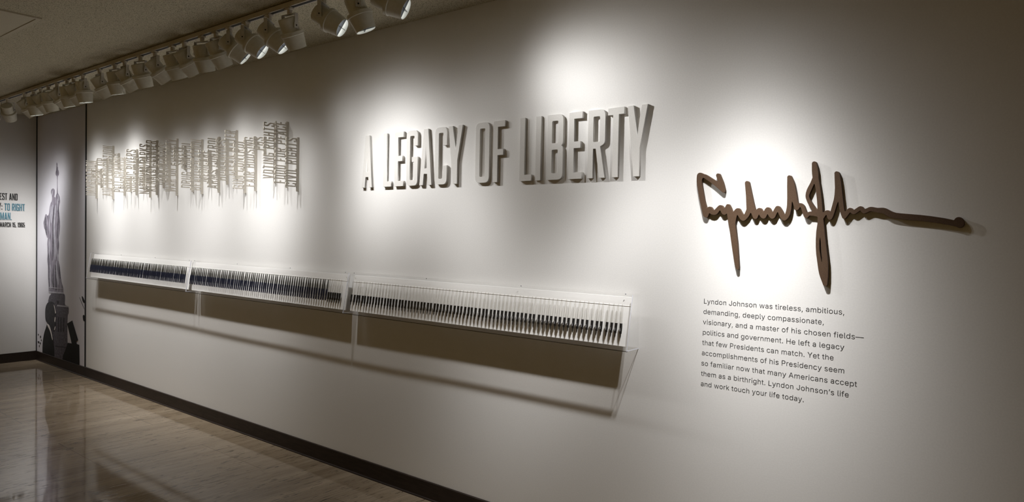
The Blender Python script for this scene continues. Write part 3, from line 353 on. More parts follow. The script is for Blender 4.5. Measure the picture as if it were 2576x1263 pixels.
GL = {",":[188,[[[39,-119],[80,-120],[85,-117],[133,55],[136,70],[68,70],[39,-111]]]],".":[188,[[[82,-2],[106,-3],[119,2],[128,9],[134,17],[140,31],[141,50],[134,65],[129,73],[119,80],[108,85],[92,87],[73,80],[56,65],[51,53],[51,31],[56,17],[68,5]]]],"A":[480,[[[17,0],[81,-1],[85,1],[134,140],[138,142],[343,142],[346,137],[396,0],[461,0],[462,3],[459,12],[364,269],[277,507],[273,509],[202,509],[22,17]],[[157,199],[157,204],[198,323],[238,453],[240,452],[259,390],[292,288],[322,204],[322,200]]]],"H":[517,[[[60,0],[122,-1],[125,2],[125,228],[126,231],[129,232],[391,231],[392,2],[396,-1],[456,0],[457,498],[457,507],[455,509],[396,509],[392,507],[391,290],[129,289],[126,290],[125,293],[125,507],[122,509],[60,508]]]],"J":[396,[[[172,-5],[195,-6],[228,-2],[267,14],[294,33],[314,57],[318,64],[332,100],[335,133],[335,506],[332,508],[276,508],[272,506],[272,311],[272,145],[269,118],[261,94],[249,76],[231,62],[209,53],[194,51],[162,52],[138,62],[122,75],[108,94],[100,118],[98,171],[36,172],[32,170],[32,148],[39,98],[54,61],[74,34],[107,11],[141,-1]]]],"L":[393,[[[60,0],[357,-1],[361,2],[361,53],[359,56],[126,57],[125,275],[125,507],[122,509],[63,509],[59,507]]]],"P":[445,[[[60,0],[122,-1],[125,2],[126,185],[261,187],[305,195],[332,207],[356,223],[373,240],[387,261],[398,285],[407,318],[409,338],[407,377],[401,402],[390,429],[375,452],[363,464],[356,471],[324,491],[302,500],[272,506],[237,509],[60,508]],[[128,242],[125,246],[126,452],[240,452],[260,451],[275,447],[296,440],[315,425],[324,416],[335,398],[343,369],[344,342],[343,326],[335,299],[323,277],[311,266],[288,252],[276,247],[258,244],[242,242]]]],"Y":[472,[[[204,0],[267,0],[268,207],[453,507],[453,509],[450,509],[385,509],[380,507],[275,336],[246,282],[238,264],[237,262],[235,264],[222,293],[193,342],[91,508],[21,509],[17,507],[202,209]]]],"a":[389,[[[143,-7],[174,-8],[194,-5],[216,1],[236,12],[249,22],[273,52],[277,50],[278,0],[336,0],[337,261],[335,278],[330,300],[321,321],[311,338],[300,350],[288,359],[272,369],[254,375],[233,380],[206,383],[174,383],[162,382],[134,375],[117,369],[96,359],[83,349],[62,329],[54,317],[46,303],[42,291],[99,275],[120,302],[149,321],[164,327],[180,331],[210,331],[227,327],[239,323],[252,314],[266,299],[273,281],[275,272],[275,255],[269,242],[264,235],[228,226],[185,221],[131,212],[99,203],[77,192],[62,182],[45,164],[36,146],[31,122],[31,92],[39,62],[48,45],[66,23],[87,9],[116,-3]],[[153,46],[143,48],[120,57],[110,64],[102,72],[96,83],[92,95],[92,116],[97,131],[112,147],[135,159],[177,169],[198,170],[227,176],[257,181],[272,188],[275,188],[275,129],[269,105],[263,93],[253,78],[245,70],[230,60],[210,51],[185,46]]]],"b":[424,[[[205,-6],[251,-7],[263,-5],[286,2],[313,16],[326,26],[339,37],[355,57],[370,83],[377,105],[388,151],[390,205],[388,228],[382,258],[370,294],[354,321],[335,342],[314,360],[289,373],[257,383],[235,384],[205,383],[190,379],[172,373],[148,356],[135,343],[119,320],[116,318],[114,322],[114,378],[114,507],[110,509],[56,509],[52,507],[52,3],[56,0],[111,1],[112,55],[113,58],[116,59],[121,55],[138,31],[158,13],[176,2]],[[215,47],[200,48],[179,55],[164,64],[145,81],[134,97],[125,115],[117,144],[114,163],[114,216],[118,243],[125,262],[134,282],[145,297],[161,312],[179,322],[200,329],[226,330],[242,328],[262,322],[269,318],[281,310],[294,300],[307,282],[316,262],[324,237],[327,219],[328,180],[327,160],[322,135],[314,114],[307,99],[297,84],[280,66],[262,55],[241,48]]]],"c":[396,[[[191,-6],[228,-7],[243,-6],[262,-1],[294,13],[318,30],[336,49],[350,70],[361,97],[362,102],[305,117],[302,114],[292,90],[280,75],[270,65],[243,52],[214,47],[199,47],[186,48],[163,55],[146,66],[131,79],[118,97],[109,115],[104,130],[98,162],[96,196],[101,231],[107,256],[119,280],[128,294],[142,308],[162,321],[186,328],[208,330],[241,325],[268,312],[276,304],[291,288],[301,267],[304,263],[361,277],[358,288],[348,310],[333,331],[318,347],[291,364],[258,378],[226,384],[177,383],[144,373],[117,360],[93,341],[70,315],[54,285],[44,261],[36,223],[35,171],[36,153],[44,115],[58,82],[78,51],[99,30],[118,16],[147,2],[177,-6]]]],"d":[424,[[[173,-6],[217,-7],[234,-4],[252,4],[265,11],[275,19],[288,33],[306,57],[309,59],[311,58],[312,55],[313,1],[369,0],[372,3],[372,507],[369,509],[312,508],[311,426],[310,319],[305,321],[288,345],[276,357],[258,370],[249,375],[235,380],[205,384],[168,383],[139,375],[118,364],[92,345],[67,315],[53,289],[43,261],[35,216],[35,163],[43,117],[55,85],[74,52],[89,34],[107,19],[139,2],[163,-5]],[[201,47],[184,48],[160,56],[135,75],[118,97],[109,118],[101,144],[96,178],[96,199],[101,234],[107,259],[119,283],[128,295],[140,307],[163,322],[184,329],[208,330],[225,329],[246,322],[264,312],[279,298],[289,283],[301,259],[311,214],[312,186],[311,165],[304,132],[292,100],[278,78],[264,66],[246,55],[225,48]]]],"e":[404,[[[194,-6],[237,-7],[256,-4],[283,4],[303,14],[322,27],[342,48],[357,70],[364,91],[307,104],[294,82],[284,72],[265,58],[255,53],[241,49],[228,47],[198,47],[174,52],[151,61],[138,71],[121,88],[109,109],[101,130],[98,150],[97,167],[369,168],[371,172],[371,217],[364,259],[357,283],[345,309],[333,325],[313,347],[291,363],[268,373],[241,381],[213,384],[175,383],[168,381],[144,373],[117,360],[96,344],[72,319],[55,289],[44,259],[36,226],[35,211],[35,171],[36,153],[44,115],[55,87],[68,64],[77,52],[94,33],[115,17],[144,4],[180,-6]],[[99,221],[96,223],[96,229],[101,249],[109,270],[113,277],[132,302],[147,313],[166,324],[186,329],[202,330],[225,329],[244,324],[262,315],[276,301],[285,291],[298,268],[308,229],[308,223],[306,221]]]],"f":[254,[[[81,0],[138,-1],[142,2],[142,324],[146,326],[224,326],[227,329],[226,378],[143,380],[142,425],[147,449],[152,456],[159,464],[170,470],[185,473],[206,473],[227,470],[242,517],[242,519],[240,522],[222,527],[182,530],[153,525],[131,516],[118,509],[106,498],[97,488],[87,470],[82,452],[80,380],[9,379],[5,377],[6,327],[77,326],[80,324]]]],"g":[425,[[[186,-149],[226,-150],[241,-149],[267,-144],[291,-136],[316,-123],[334,-109],[349,-91],[363,-67],[371,-37],[372,-13],[372,377],[369,379],[313,379],[312,323],[310,319],[305,323],[280,355],[259,370],[238,379],[216,384],[186,384],[166,382],[139,374],[111,360],[90,342],[72,322],[55,293],[43,263],[40,250],[35,218],[34,191],[36,152],[43,121],[55,91],[71,65],[90,43],[102,35],[115,26],[139,14],[162,8],[177,6],[217,6],[243,12],[265,23],[288,43],[305,67],[309,67],[311,65],[311,-11],[307,-35],[296,-61],[282,-75],[267,-84],[249,-91],[226,-96],[186,-96],[168,-93],[142,-82],[128,-71],[106,-47],[100,-42],[52,-68],[58,-82],[71,-98],[85,-113],[103,-126],[117,-133],[136,-141],[162,-147]],[[189,60],[163,66],[147,75],[128,92],[118,104],[109,124],[101,149],[96,184],[98,218],[103,244],[113,272],[119,284],[135,303],[146,313],[157,319],[181,328],[198,330],[219,328],[234,326],[247,322],[261,314],[278,301],[289,286],[300,265],[309,232],[312,202],[311,163],[307,143],[299,119],[291,104],[281,91],[270,79],[247,66],[229,61],[205,59]]]],"h":[410,[[[53,0],[110,-1],[114,2],[114,234],[119,266],[126,284],[135,296],[149,309],[173,323],[191,328],[205,329],[235,326],[256,318],[273,305],[286,287],[294,261],[295,245],[295,2],[299,-1],[356,0],[357,245],[355,272],[351,296],[340,323],[327,342],[311,358],[295,369],[271,378],[251,383],[211,383],[197,381],[175,374],[152,362],[140,352],[131,342],[115,319],[114,507],[110,509],[53,509]]]],"i":[167,[[[53,0],[110,-1],[114,2],[113,378],[56,379],[52,377]],[[73,444],[94,443],[106,448],[117,458],[125,473],[126,492],[121,504],[110,515],[94,522],[83,524],[64,518],[49,507],[44,497],[41,483],[47,464],[60,450]]]],"k":[381,[[[53,0],[113,0],[114,140],[154,177],[171,158],[294,0],[370,0],[370,3],[202,216],[230,247],[335,353],[357,375],[358,378],[284,378],[123,215],[119,212],[115,213],[114,507],[110,509],[53,508]]]],"l":[189,[[[118,0],[163,-1],[178,2],[180,6],[170,53],[136,53],[125,58],[119,66],[114,84],[114,507],[110,509],[56,509],[52,507],[52,88],[56,57],[62,37],[70,26],[75,19],[91,8],[110,1]]]],"m":[610,[[[53,0],[110,-1],[114,2],[114,245],[115,260],[119,273],[125,287],[139,306],[147,314],[158,320],[170,326],[185,329],[212,329],[223,327],[239,321],[251,313],[264,299],[272,279],[274,261],[275,0],[331,-1],[334,2],[334,243],[336,263],[342,284],[354,303],[369,317],[386,326],[403,329],[439,329],[457,323],[472,314],[487,294],[493,279],[496,255],[496,75],[497,0],[553,-1],[556,0],[556,3],[556,272],[555,285],[550,308],[541,329],[531,344],[511,363],[502,369],[479,380],[460,385],[430,386],[400,381],[379,374],[350,356],[331,335],[317,312],[304,341],[298,348],[286,362],[268,375],[235,385],[220,386],[200,385],[178,378],[163,371],[148,361],[130,342],[113,316],[112,378],[55,379],[52,375]]]],"n":[410,[[[53,0],[110,-1],[114,2],[114,234],[115,251],[119,266],[125,281],[135,296],[149,309],[173,323],[191,328],[205,329],[236,326],[257,317],[273,305],[286,287],[294,261],[295,245],[296,0],[356,0],[357,117],[357,252],[352,288],[349,302],[340,323],[327,342],[311,358],[295,369],[271,378],[251,383],[211,383],[199,382],[175,374],[152,362],[132,344],[113,316],[112,378],[55,379],[52,375]]]],"o":[415,[[[191,-6],[220,-7],[240,-6],[264,1],[298,16],[318,30],[342,56],[359,85],[370,114],[380,153],[381,181],[380,223],[372,258],[366,274],[358,292],[343,318],[324,341],[300,360],[268,375],[238,383],[225,383],[204,384],[177,383],[147,375],[117,360],[93,341],[73,319],[55,288],[44,261],[36,223],[35,171],[36,153],[42,123],[55,88],[71,60],[99,30],[118,16],[147,2],[177,-6]],[[196,47],[186,48],[163,55],[151,62],[132,78],[118,97],[109,115],[101,144],[96,177],[96,198],[101,231],[107,256],[119,280],[129,295],[143,309],[163,321],[187,329],[205,330],[217,329],[231,328],[249,322],[265,313],[286,294],[297,280],[307,258],[315,231],[318,211],[318,163],[313,136],[304,110],[297,95],[287,82],[273,69],[252,55],[231,49],[216,47]]]],"p":[424,[[[53,-143],[110,-144],[114,-141],[115,58],[120,57],[138,31],[158,13],[184,-1],[209,-7],[251,-7],[263,-5],[286,2],[313,16],[326,26],[339,37],[355,57],[370,84],[382,120],[388,151],[390,204],[388,228],[382,256],[370,294],[355,319],[343,333],[334,344],[313,361],[289,373],[257,383],[221,384],[197,381],[172,373],[147,355],[135,343],[119,320],[115,318],[112,322],[111,378],[53,377]],[[215,47],[200,48],[179,55],[164,64],[145,81],[134,97],[125,115],[117,144],[114,163],[114,216],[118,243],[125,262],[134,282],[145,297],[161,312],[179,322],[200,329],[226,330],[242,328],[262,322],[269,318],[281,310],[294,300],[307,282],[316,262],[324,237],[327,219],[328,180],[327,160],[322,135],[314,114],[307,99],[297,84],[280,66],[262,55],[241,48]]]],"r":[259,[[[53,0],[110,-1],[114,2],[114,242],[119,269],[128,287],[135,296],[150,309],[160,315],[175,321],[206,326],[241,322],[243,324],[242,382],[226,385],[191,383],[174,378],[154,368],[146,362],[128,344],[115,321],[112,324],[111,378],[56,379],[52,377]]]],"s":[365,[[[154,-6],[210,-7],[236,-2],[267,10],[296,29],[311,46],[324,69],[329,85],[331,112],[326,138],[318,156],[307,171],[296,180],[287,187],[263,199],[227,210],[173,223],[137,235],[126,242],[117,251],[111,262],[109,274],[110,291],[119,306],[132,318],[146,325],[168,332],[186,333],[207,332],[233,322],[242,317],[253,306],[260,295],[267,280],[270,278],[322,291],[323,294],[318,307],[309,324],[299,339],[284,354],[272,363],[251,373],[224,381],[201,383],[177,384],[144,380],[116,370],[95,360],[64,331],[55,315],[49,297],[47,283],[49,256],[57,231],[72,208],[87,196],[110,184],[134,175],[215,154],[237,147],[254,136],[263,124],[266,114],[268,100],[264,87],[258,74],[242,61],[224,52],[206,47],[191,45],[161,47],[141,52],[123,61],[110,73],[103,84],[93,106],[38,94],[37,90],[40,76],[51,54],[64,36],[74,26],[95,11],[114,2]]]],"t":[227,[[[152,-2],[192,-3],[210,1],[212,4],[212,7],[201,53],[198,54],[185,51],[155,51],[140,58],[130,71],[127,83],[125,101],[125,325],[129,327],[202,328],[203,376],[203,378],[200,379],[126,380],[125,449],[125,469],[123,471],[66,470],[65,382],[62,379],[6,379],[5,331],[8,327],[62,327],[65,325],[65,88],[69,62],[76,43],[96,19],[116,6],[140,-2]]]],"u":[410,[[[163,-3],[182,-5],[211,-3],[241,8],[257,17],[271,29],[278,37],[298,65],[299,1],[353,0],[357,3],[357,376],[353,378],[296,378],[295,133],[290,114],[281,94],[275,85],[265,72],[247,61],[233,55],[208,50],[176,53],[158,59],[149,65],[136,77],[123,96],[115,120],[114,139],[114,376],[110,378],[53,378],[52,142],[54,135],[54,109],[59,87],[66,66],[75,49],[82,39],[100,21],[115,11],[134,2]]]],"v":[389,[[[164,0],[223,-1],[226,0],[227,3],[370,377],[367,379],[305,378],[225,159],[202,86],[196,63],[194,63],[164,158],[85,377],[80,379],[19,378],[21,368]]]],"w":[567,[[[139,0],[196,-1],[199,2],[260,215],[282,300],[284,303],[286,300],[318,174],[367,2],[371,-1],[428,0],[434,17],[544,377],[541,379],[482,379],[479,375],[440,236],[413,135],[403,93],[398,72],[397,71],[395,75],[384,129],[368,191],[316,378],[256,379],[253,378],[251,375],[207,219],[185,131],[172,72],[170,69],[166,80],[152,144],[88,377],[83,379],[26,379],[24,377],[27,365]]]],"y":[389,[[[72,-143],[110,-144],[139,-136],[152,-129],[166,-119],[177,-107],[188,-91],[205,-56],[370,377],[367,379],[305,378],[224,155],[197,68],[196,64],[194,64],[192,68],[160,170],[85,377],[80,379],[19,378],[23,364],[162,-1],[146,-47],[136,-67],[124,-80],[106,-89],[64,-86],[60,-88],[48,-137],[49,-139]]]],"\u2014":[699,[[[0,188],[695,187],[697,188],[698,191],[697,244],[3,244],[0,244],[-1,241]]]],"\u2019":[177,[[[53,318],[94,317],[99,320],[150,504],[150,508],[82,508],[53,326]]]]," ":[188,[]]}
PARA = [('Lyndon Johnson was tireless, ambitious,', -1.2367, -.6797), ('demanding, deeply compassionate,', -1.2376, -.7516), ('visionary, and a master of his chosen fields\u2014', -1.2386, -.6095),
        ('politics and government. He left a legacy', -1.2383, -.676), ('that few Presidents can match. Yet the', -1.2396, -.7125), ('accomplishments of his Presidency seem', -1.2405, -.6735),
        ('so familiar now that many Americans accept', -1.2411, -.628), ('them as a birthright. Lyndon Johnson\u2019s life', -1.2416, -.6552), ('and work touch your life today.', -1.2412, -.8167)]
para = empty('wall_paragraph', (-1.2385, WALL_Y, .905), 'nine-line paragraph of small dark lettering on the wall below the signature', 'lettering')
for i, (txt, xa, xb) in enumerate(PARA):
    loops = []; x = 0; kh = .0205/.509
    for ch in txt:
        a, L = GL[ch]; loops += [[(px/1000+x, py/1000) for px, py in l] for l in L]; x += a/1000+.012
    xs = [p[0] for l in loops for p in l]; k = (xb-xa)/(max(xs)-min(xs))
    loops = [[((px-min(xs))*k, py*kh) for px, py in l] for l in loops]
    o = plate('text_line', loops, .0004, M['ink'], ON_WALL, (0, 0, 0), para, thin=.00005)
    o.location = Vector((xa, WALL_Y, 1.2585-.04428*i))-Vector(para.location)

# ------------------------------------------------------------------ acrylic display cases with their pens
ZT, ZB = 1.277, 1.028
def y_front(z): return WALL_Y-(.064+(ZT-z)/(ZT-ZB)*.043)
def y_panel(z): return WALL_Y-(.042+(1.264-z)/.221*.033)
CASES = [('case beside the mural', -7.560, -5.558), ('middle case', -5.552, -3.552), ('case beside the paragraph', -3.546, -1.544)]
TH = .005
for nm, xa, xb in CASES:
    lab = {'case beside the mural': 'long clear acrylic wall case full of navy pens, nearest the mural', 'middle case': 'long clear acrylic wall case of navy pens ending in six uncapped pens', 'case beside the paragraph': 'long clear acrylic wall case full of black-nibbed clear pens'}[nm]
    c = empty('display_case', ((xa+xb)/2, WALL_Y, ZB), lab, 'display case', 'acrylic pen cases')
    base = Vector(c.location); x0, x1 = xa-base.x, xb-base.x
    def L(y, z): return (y-base.y, z-base.z)
    yb0, yb1 = y_front(ZT), y_front(ZB)
    bm = bmesh.new(); prism(bm, [L(y_panel(1.264), 1.264), L(y_panel(1.043), 1.043), L(y_panel(1.043)+.006, 1.041), L(WALL_Y-.004, 1.041), L(WALL_Y, 1.05), L(WALL_Y, 1.264)][:3]+[L(y_panel(1.264)+.006, 1.264)], x0+.026, x1-.018)
    mesh_obj('back_panel', bm, M['panel'], c)
    bm = bmesh.new(); prism(bm, [L(WALL_Y, ZT-TH), L(WALL_Y, ZT), L(yb0, ZT), L(yb0+.0009, ZT-TH)], x0, x1); mesh_obj('top_sheet', bm, M['acrylic'], c)
    bm = bmesh.new(); prism(bm, [L(yb0+.0009, ZT-TH), L(yb1, ZB+TH), L(yb1+TH, ZB+TH), L(yb0+.0009+TH, ZT-TH)], x0, x1); mesh_obj('front_sheet', bm, M['acrylic'], c)
    bm = bmesh.new(); prism(bm, [L(WALL_Y, ZB), L(WALL_Y, ZB+TH), L(yb1, ZB+TH), L(yb1-.001, ZB)], x0, x1); mesh_obj('bottom_sheet', bm, M['ledge'], c)
    for k, (e0, e1) in enumerate(((x0, x0+TH), (x1-TH, x1))):
        bm = bmesh.new(); prism(bm, [L(WALL_Y, ZB+TH), L(yb1+TH, ZB+TH), L(yb0+TH, ZT-TH), L(WALL_Y, ZT-TH)], e0, e1); e = mesh_obj('end_sheet', bm, M['acrylic'], c)
        ee = e0 if k == 0 else e1-.002
        bm = bmesh.new(); prism(bm, [L(yb1-.0006, ZB), L(yb1+.0016, ZB), L(yb0+.0016, ZT), L(yb0-.0006, ZT)], ee, ee+.002)
        mesh_obj('lit_edge', bm, M['edge'], e)  # bright strip coloured like an edge catching light
        bm = bmesh.new(); prism(bm, [L(WALL_Y, ZB), L(WALL_Y, ZB+.003), L(yb1, ZB+.003), L(yb1, ZB)], ee, ee+.0021); mesh_obj('lit_edge', bm, M['edge'], e)
    bm = bmesh.new(); prism(bm, [L(yb1-.0015, ZB-.0025), L(yb1-.0015, ZB-.0004), L(yb1+.0085, ZB-.0004), L(yb1+.0085, ZB-.0025)], x0, x1); mesh_obj('front_shadow_lip', bm, M['lip'], c)  # semi-opaque strip added so the case front casts a dark line
    zr = 1.223
    boxobj('holding_rail', (x0+.026, x1-.018, y_panel(zr)-base.y-.0015, y_panel(zr)-base.y, zr-base.z, zr-base.z+.0010), M['panel'], c)
    for fx in (.02, .34, .68, .98):
        bm = bmesh.new(); bmesh.ops.create_uvsphere(bm, u_segments=10, v_segments=6, radius=.0024)
        s = mesh_obj('screw', bm, M['steel'], c, True); s.location = (x0+(x1-x0)*fx, y_front(ZT)+.006-base.y, ZT+.001-base.z)
    def rail(z, a, b, m='acrylic'):
        boxobj('pen_rail', (a-base.x, b-base.x, y_panel(z)-.012-base.y, y_panel(z)-base.y, z-base.z-.001, z-base.z+.001), M[m], c)
    if nm == 'case beside the mural': rail(1.163, xa+.026, xb-.018)
    elif nm == 'middle case': rail(1.163, xa+.022, -3.755); rail(1.146, -3.755, -3.60)
    else: rail(1.146, xa+.03, xb-.03)

LEAN = math.atan(.033/.221)
def pen(kind):
    t = bpy.data.objects.new('pen', None); t.empty_display_size = .01; link(t)
    if kind == 'capped':
        bm = bmesh.new(); lathe(bm, [(.0036, 0), (.0046, .010), (.0054, .060), (.0054, .073)], 12); mesh_obj('cap', bm, M['navy'], t, True)
        bm = bmesh.new(); lathe(bm, [(.0047, .073), (.0045, .095), (.0036, .118), (.0024, .132), (.0012, .136)], 12); mesh_obj('barrel', bm, M['smoke'], t, True)
        bm = bmesh.new(); box(bm, -.0011, .0011, -.0066, -.0050, .030, .071); mesh_obj('clip', bm, M['navy'], t)
    else:
        bm = bmesh.new(); lathe(bm, [(.0006, 0), (.0026, .008), (.0032, .014), (.0032, .022)], 12); mesh_obj('nib', bm, M['nib'], t, True)
        bm = bmesh.new(); lathe(bm, [(.0046, .021), (.0056, .023), (.0056, .030), (.0060, .032), (.0064, .048), (.0064, .0675)], 12); g = mesh_obj('grip_section', bm, M['pblack'], t, True)
        bm = bmesh.new(); box(bm, -.0009, .0009, -.0069, -.0056, .032, .046); mesh_obj('printed_mark', bm, M['mark'], g)
        bm = bmesh.new(); lathe(bm, [(.0052, .0676), (.0050, .105), (.0042, .135), (.0026, .150), (.0010, .154)], 12); mesh_obj('barrel', bm, M['barrel'], t, True)
    return t
proto = {}
def place_pen(kind, x, z, label, group):
    if kind not in proto: r_ = proto[kind] = pen(kind)
    else:
        r_ = proto[kind].copy(); COL.objects.link(r_)
        for ch in list(proto[kind].children):
            c_ = ch.copy(); COL.objects.link(c_); c_.parent = r_
            for g_ in list(ch.children):
                d_ = g_.copy(); COL.objects.link(d_); d_.parent = c_
    tag(r_, label, 'pen', group)
    r_.location = (x, y_panel(z)-.0190, z); r_.rotation_euler = (-LEAN, random.gauss(0, R(1.0)), 0)
def jit(): return random.uniform(-.0022, .0022)
for i in range(75):
    place_pen('capped', -7.515+i*.02553+jit(), 1.091, 'pen with a navy cap, %s from the mural end, in the case nearest the mural' % nth(i+1), 'pens in the case nearest the mural')
for i in range(70):
    place_pen('capped', -5.530+i*.02570+jit(), 1.091, 'pen with a navy cap, %s from its mural end, in the middle case' % nth(i+1), 'capped pens in the middle case')
for i in range(6):
    place_pen('uncapped', -3.731+i*.0230+jit()*.5, 1.079, 'uncapped black-nibbed pen in the middle case, %s of the last six' % nth(i+1), 'uncapped pens in the middle case')
for i in range(75):
    place_pen('uncapped', -3.4975+i*.02577+jit(), 1.079, 'black-nibbed clear pen, %s from the mural end, in the case nearest the paragraph' % nth(i+1), 'pens in the case nearest the paragraph')

# ------------------------------------------------------------------ lighting track and its spotlights
TY = 2.222
tr = tag(boxobj('lighting_track', (LEFT_X+.02, 1.2, TY-.019, TY+.019, CEIL-.030, CEIL-.004), M['track'], bev=.0015), 'long beige lighting track along the ceiling in front of the wall', 'lighting track')
boxobj('track_slot', (LEFT_X+.03, 1.19, TY-.009, TY+.009, CEIL-.0312, CEIL-.029), M['seam'], tr)
boxobj('shadow_gap', (LEFT_X+.02, 1.2, TY-.014, TY+.014, CEIL-.004, CEIL), M['seam'], tr)  # black strip stands in for the shadow between track and ceiling
TB = CEIL-.030
bm = bmesh.new(); box(bm, -.026, .024, -.013, .013, -.011, 0, .002); box(bm, -.011, .011, -.010, .010, -.034, -.010, .002); box(bm, -.040, -.024, -.009, .004, -.008, -.002); box(bm, .012, .022, -.019, -.011, -.012, -.005)
me_adapter = mesh_obj('adapter', bm, M['track']); me_adapter_data = me_adapter.data; bpy.data.objects.remove(me_adapter)
PIV = -(TB-2.642)
bm = bmesh.new()
box(bm, -.056, .056, -.010, .010, -.038, -.0345)
for s_ in (-1, 1): box(bm, s_*.0545-.0018, s_*.0545+.0018, -.010, .010, PIV-.014, -.0345); box(bm, s_*.0545-.0022, s_*.0545+.0022, -.013, .013, PIV-.016, PIV+.014)
yk = mesh_obj('yoke', bm, M['yoke']); me_yoke = yk.data; bpy.data.objects.remove(yk)
def ring_tube(prof_out, prof_in, seg=28):
    bm = bmesh.new(); rings = []
    for r_, z in prof_out+prof_in[::-1]: rings.append([bm.verts.new((r_*math.cos(2*math.pi*i/seg), r_*math.sin(2*math.pi*i/seg), z)) for i in range(seg)])
    for a, b in zip(rings, rings[1:]+rings[:1]):
        for i in range(seg): bm.faces.new((a[i], a[(i+1) % seg], b[(i+1) % seg], b[i]))
    bmesh.ops.recalc_face_normals(bm, faces=bm.faces); return bm
def keep(name, bm, m, smooth=True):
    o = mesh_obj(name, bm, m, None, smooth); d = o.data; bpy.data.objects.remove(o); return d
bm = bmesh.new(); lathe(bm, [(.044, -.046), (.0475, -.043), (.048, -.030), (.048, .034)], 28); me_house = keep('housing', bm, M['lamp'])
me_ring = keep('collar', ring_tube([(.050, .026), (.064, .030), (.065, .046), (.062, .049)], [(.046, .026), (.046, .049)]), M['lamp'])
me_snoot = keep('snoot', ring_tube([(.060, .049), (.0585, .060), (.050, .120)], [(.0555, .049), (.0555, .060), (.0475, .120)]), M['lamp'])
bm = bmesh.new(); lathe(bm, [(.0545, .085), (.0545, .087)], 28); me_lens = keep('lens', bm, M['lens'], False)
bm = bmesh.new(); box(bm, -.0475, .0475, -.0008, .0008, .089, .116); box(bm, -.0008, .0008, -.0475, .0475, .089, .116); me_baf = keep('cross_baffle', bm, M['pblack'], False)
bm = bmesh.new(); bmesh.ops.create_uvsphere(bm, u_segments=10, v_segments=6, radius=.0045); me_knob = keep('pivot_screw', bm, M['seam'])

def inst(name, data, parent, rot=None, loc=(0, 0, 0)):
    o = bpy.data.objects.new(name, data); link(o, parent); o.location = loc
    if rot: o.rotation_mode = 'QUATERNION'; o.rotation_quaternion = rot
    return o
def beam(l, sigma):
    # reflector lamp distribution: intensity falls off as a gaussian of the angle from the axis
    l.use_nodes = True; nt = l.node_tree; e = nt.nodes['Emission']
    def mth(op, a, b=None):
        n_ = nt.nodes.new('ShaderNodeMath'); n_.operation = op; nt.links.new(a, n_.inputs[0])
        if b is not None: n_.inputs[1].default_value = b
        return n_.outputs[0]
    g = nt.nodes.new('ShaderNodeTexCoord'); sp = nt.nodes.new('ShaderNodeSeparateXYZ'); nt.links.new(g.outputs['Normal'], sp.inputs[0])
    a = mth('ARCCOSINE', mth('MINIMUM', mth('ABSOLUTE', sp.outputs[2]), .99999))
    x_ = mth('MULTIPLY', mth('POWER', mth('MULTIPLY', a, 1/R(sigma)), 2.0), -1.0)
    nt.links.new(mth('ADD', mth('EXPONENT', x_), .0008), e.inputs['Strength'])
def spotlight(x, d, label, group, power, size, blend, dim=1.0):
    d = Vector(d).normalized()
    t = empty('track_spotlight', (x, TY, TB), label, 'spotlight', group)
    inst('adapter', me_adapter_data, t)
    yw = math.atan2(-d.x, d.y)
    inst('yoke', me_yoke, t, Quaternion((0, 0, 1), yw))
    xa = Vector((math.cos(yw), math.sin(yw), 0)); za = d; ya = za.cross(xa)
    q_ = Matrix((xa, ya, za)).transposed().to_quaternion()
    hd = inst('housing', me_house, t, q_, (0, 0, PIV))
    inst('collar', me_ring, hd); inst('snoot', me_snoot, hd); inst('lens', me_lens, hd); inst('cross_baffle', me_baf, hd)
    for s_ in (-1, 1): inst('pivot_screw', me_knob, hd, None, (s_*.056, 0, 0))
    l = bpy.data.lights.new('spot_beam', 'SPOT'); l.energy = power; l.color = SPOT_COL; l.spot_size = R(130); l.spot_blend = .5; l.shadow_soft_size = .022; beam(l, size)
    lo = bpy.data.objects.new('spot_beam', l); COL.objects.link(lo); lo.parent = hd; lo.location = (0, 0, .124)
    lo.rotation_euler = (math.pi, 0, 0)
    return t
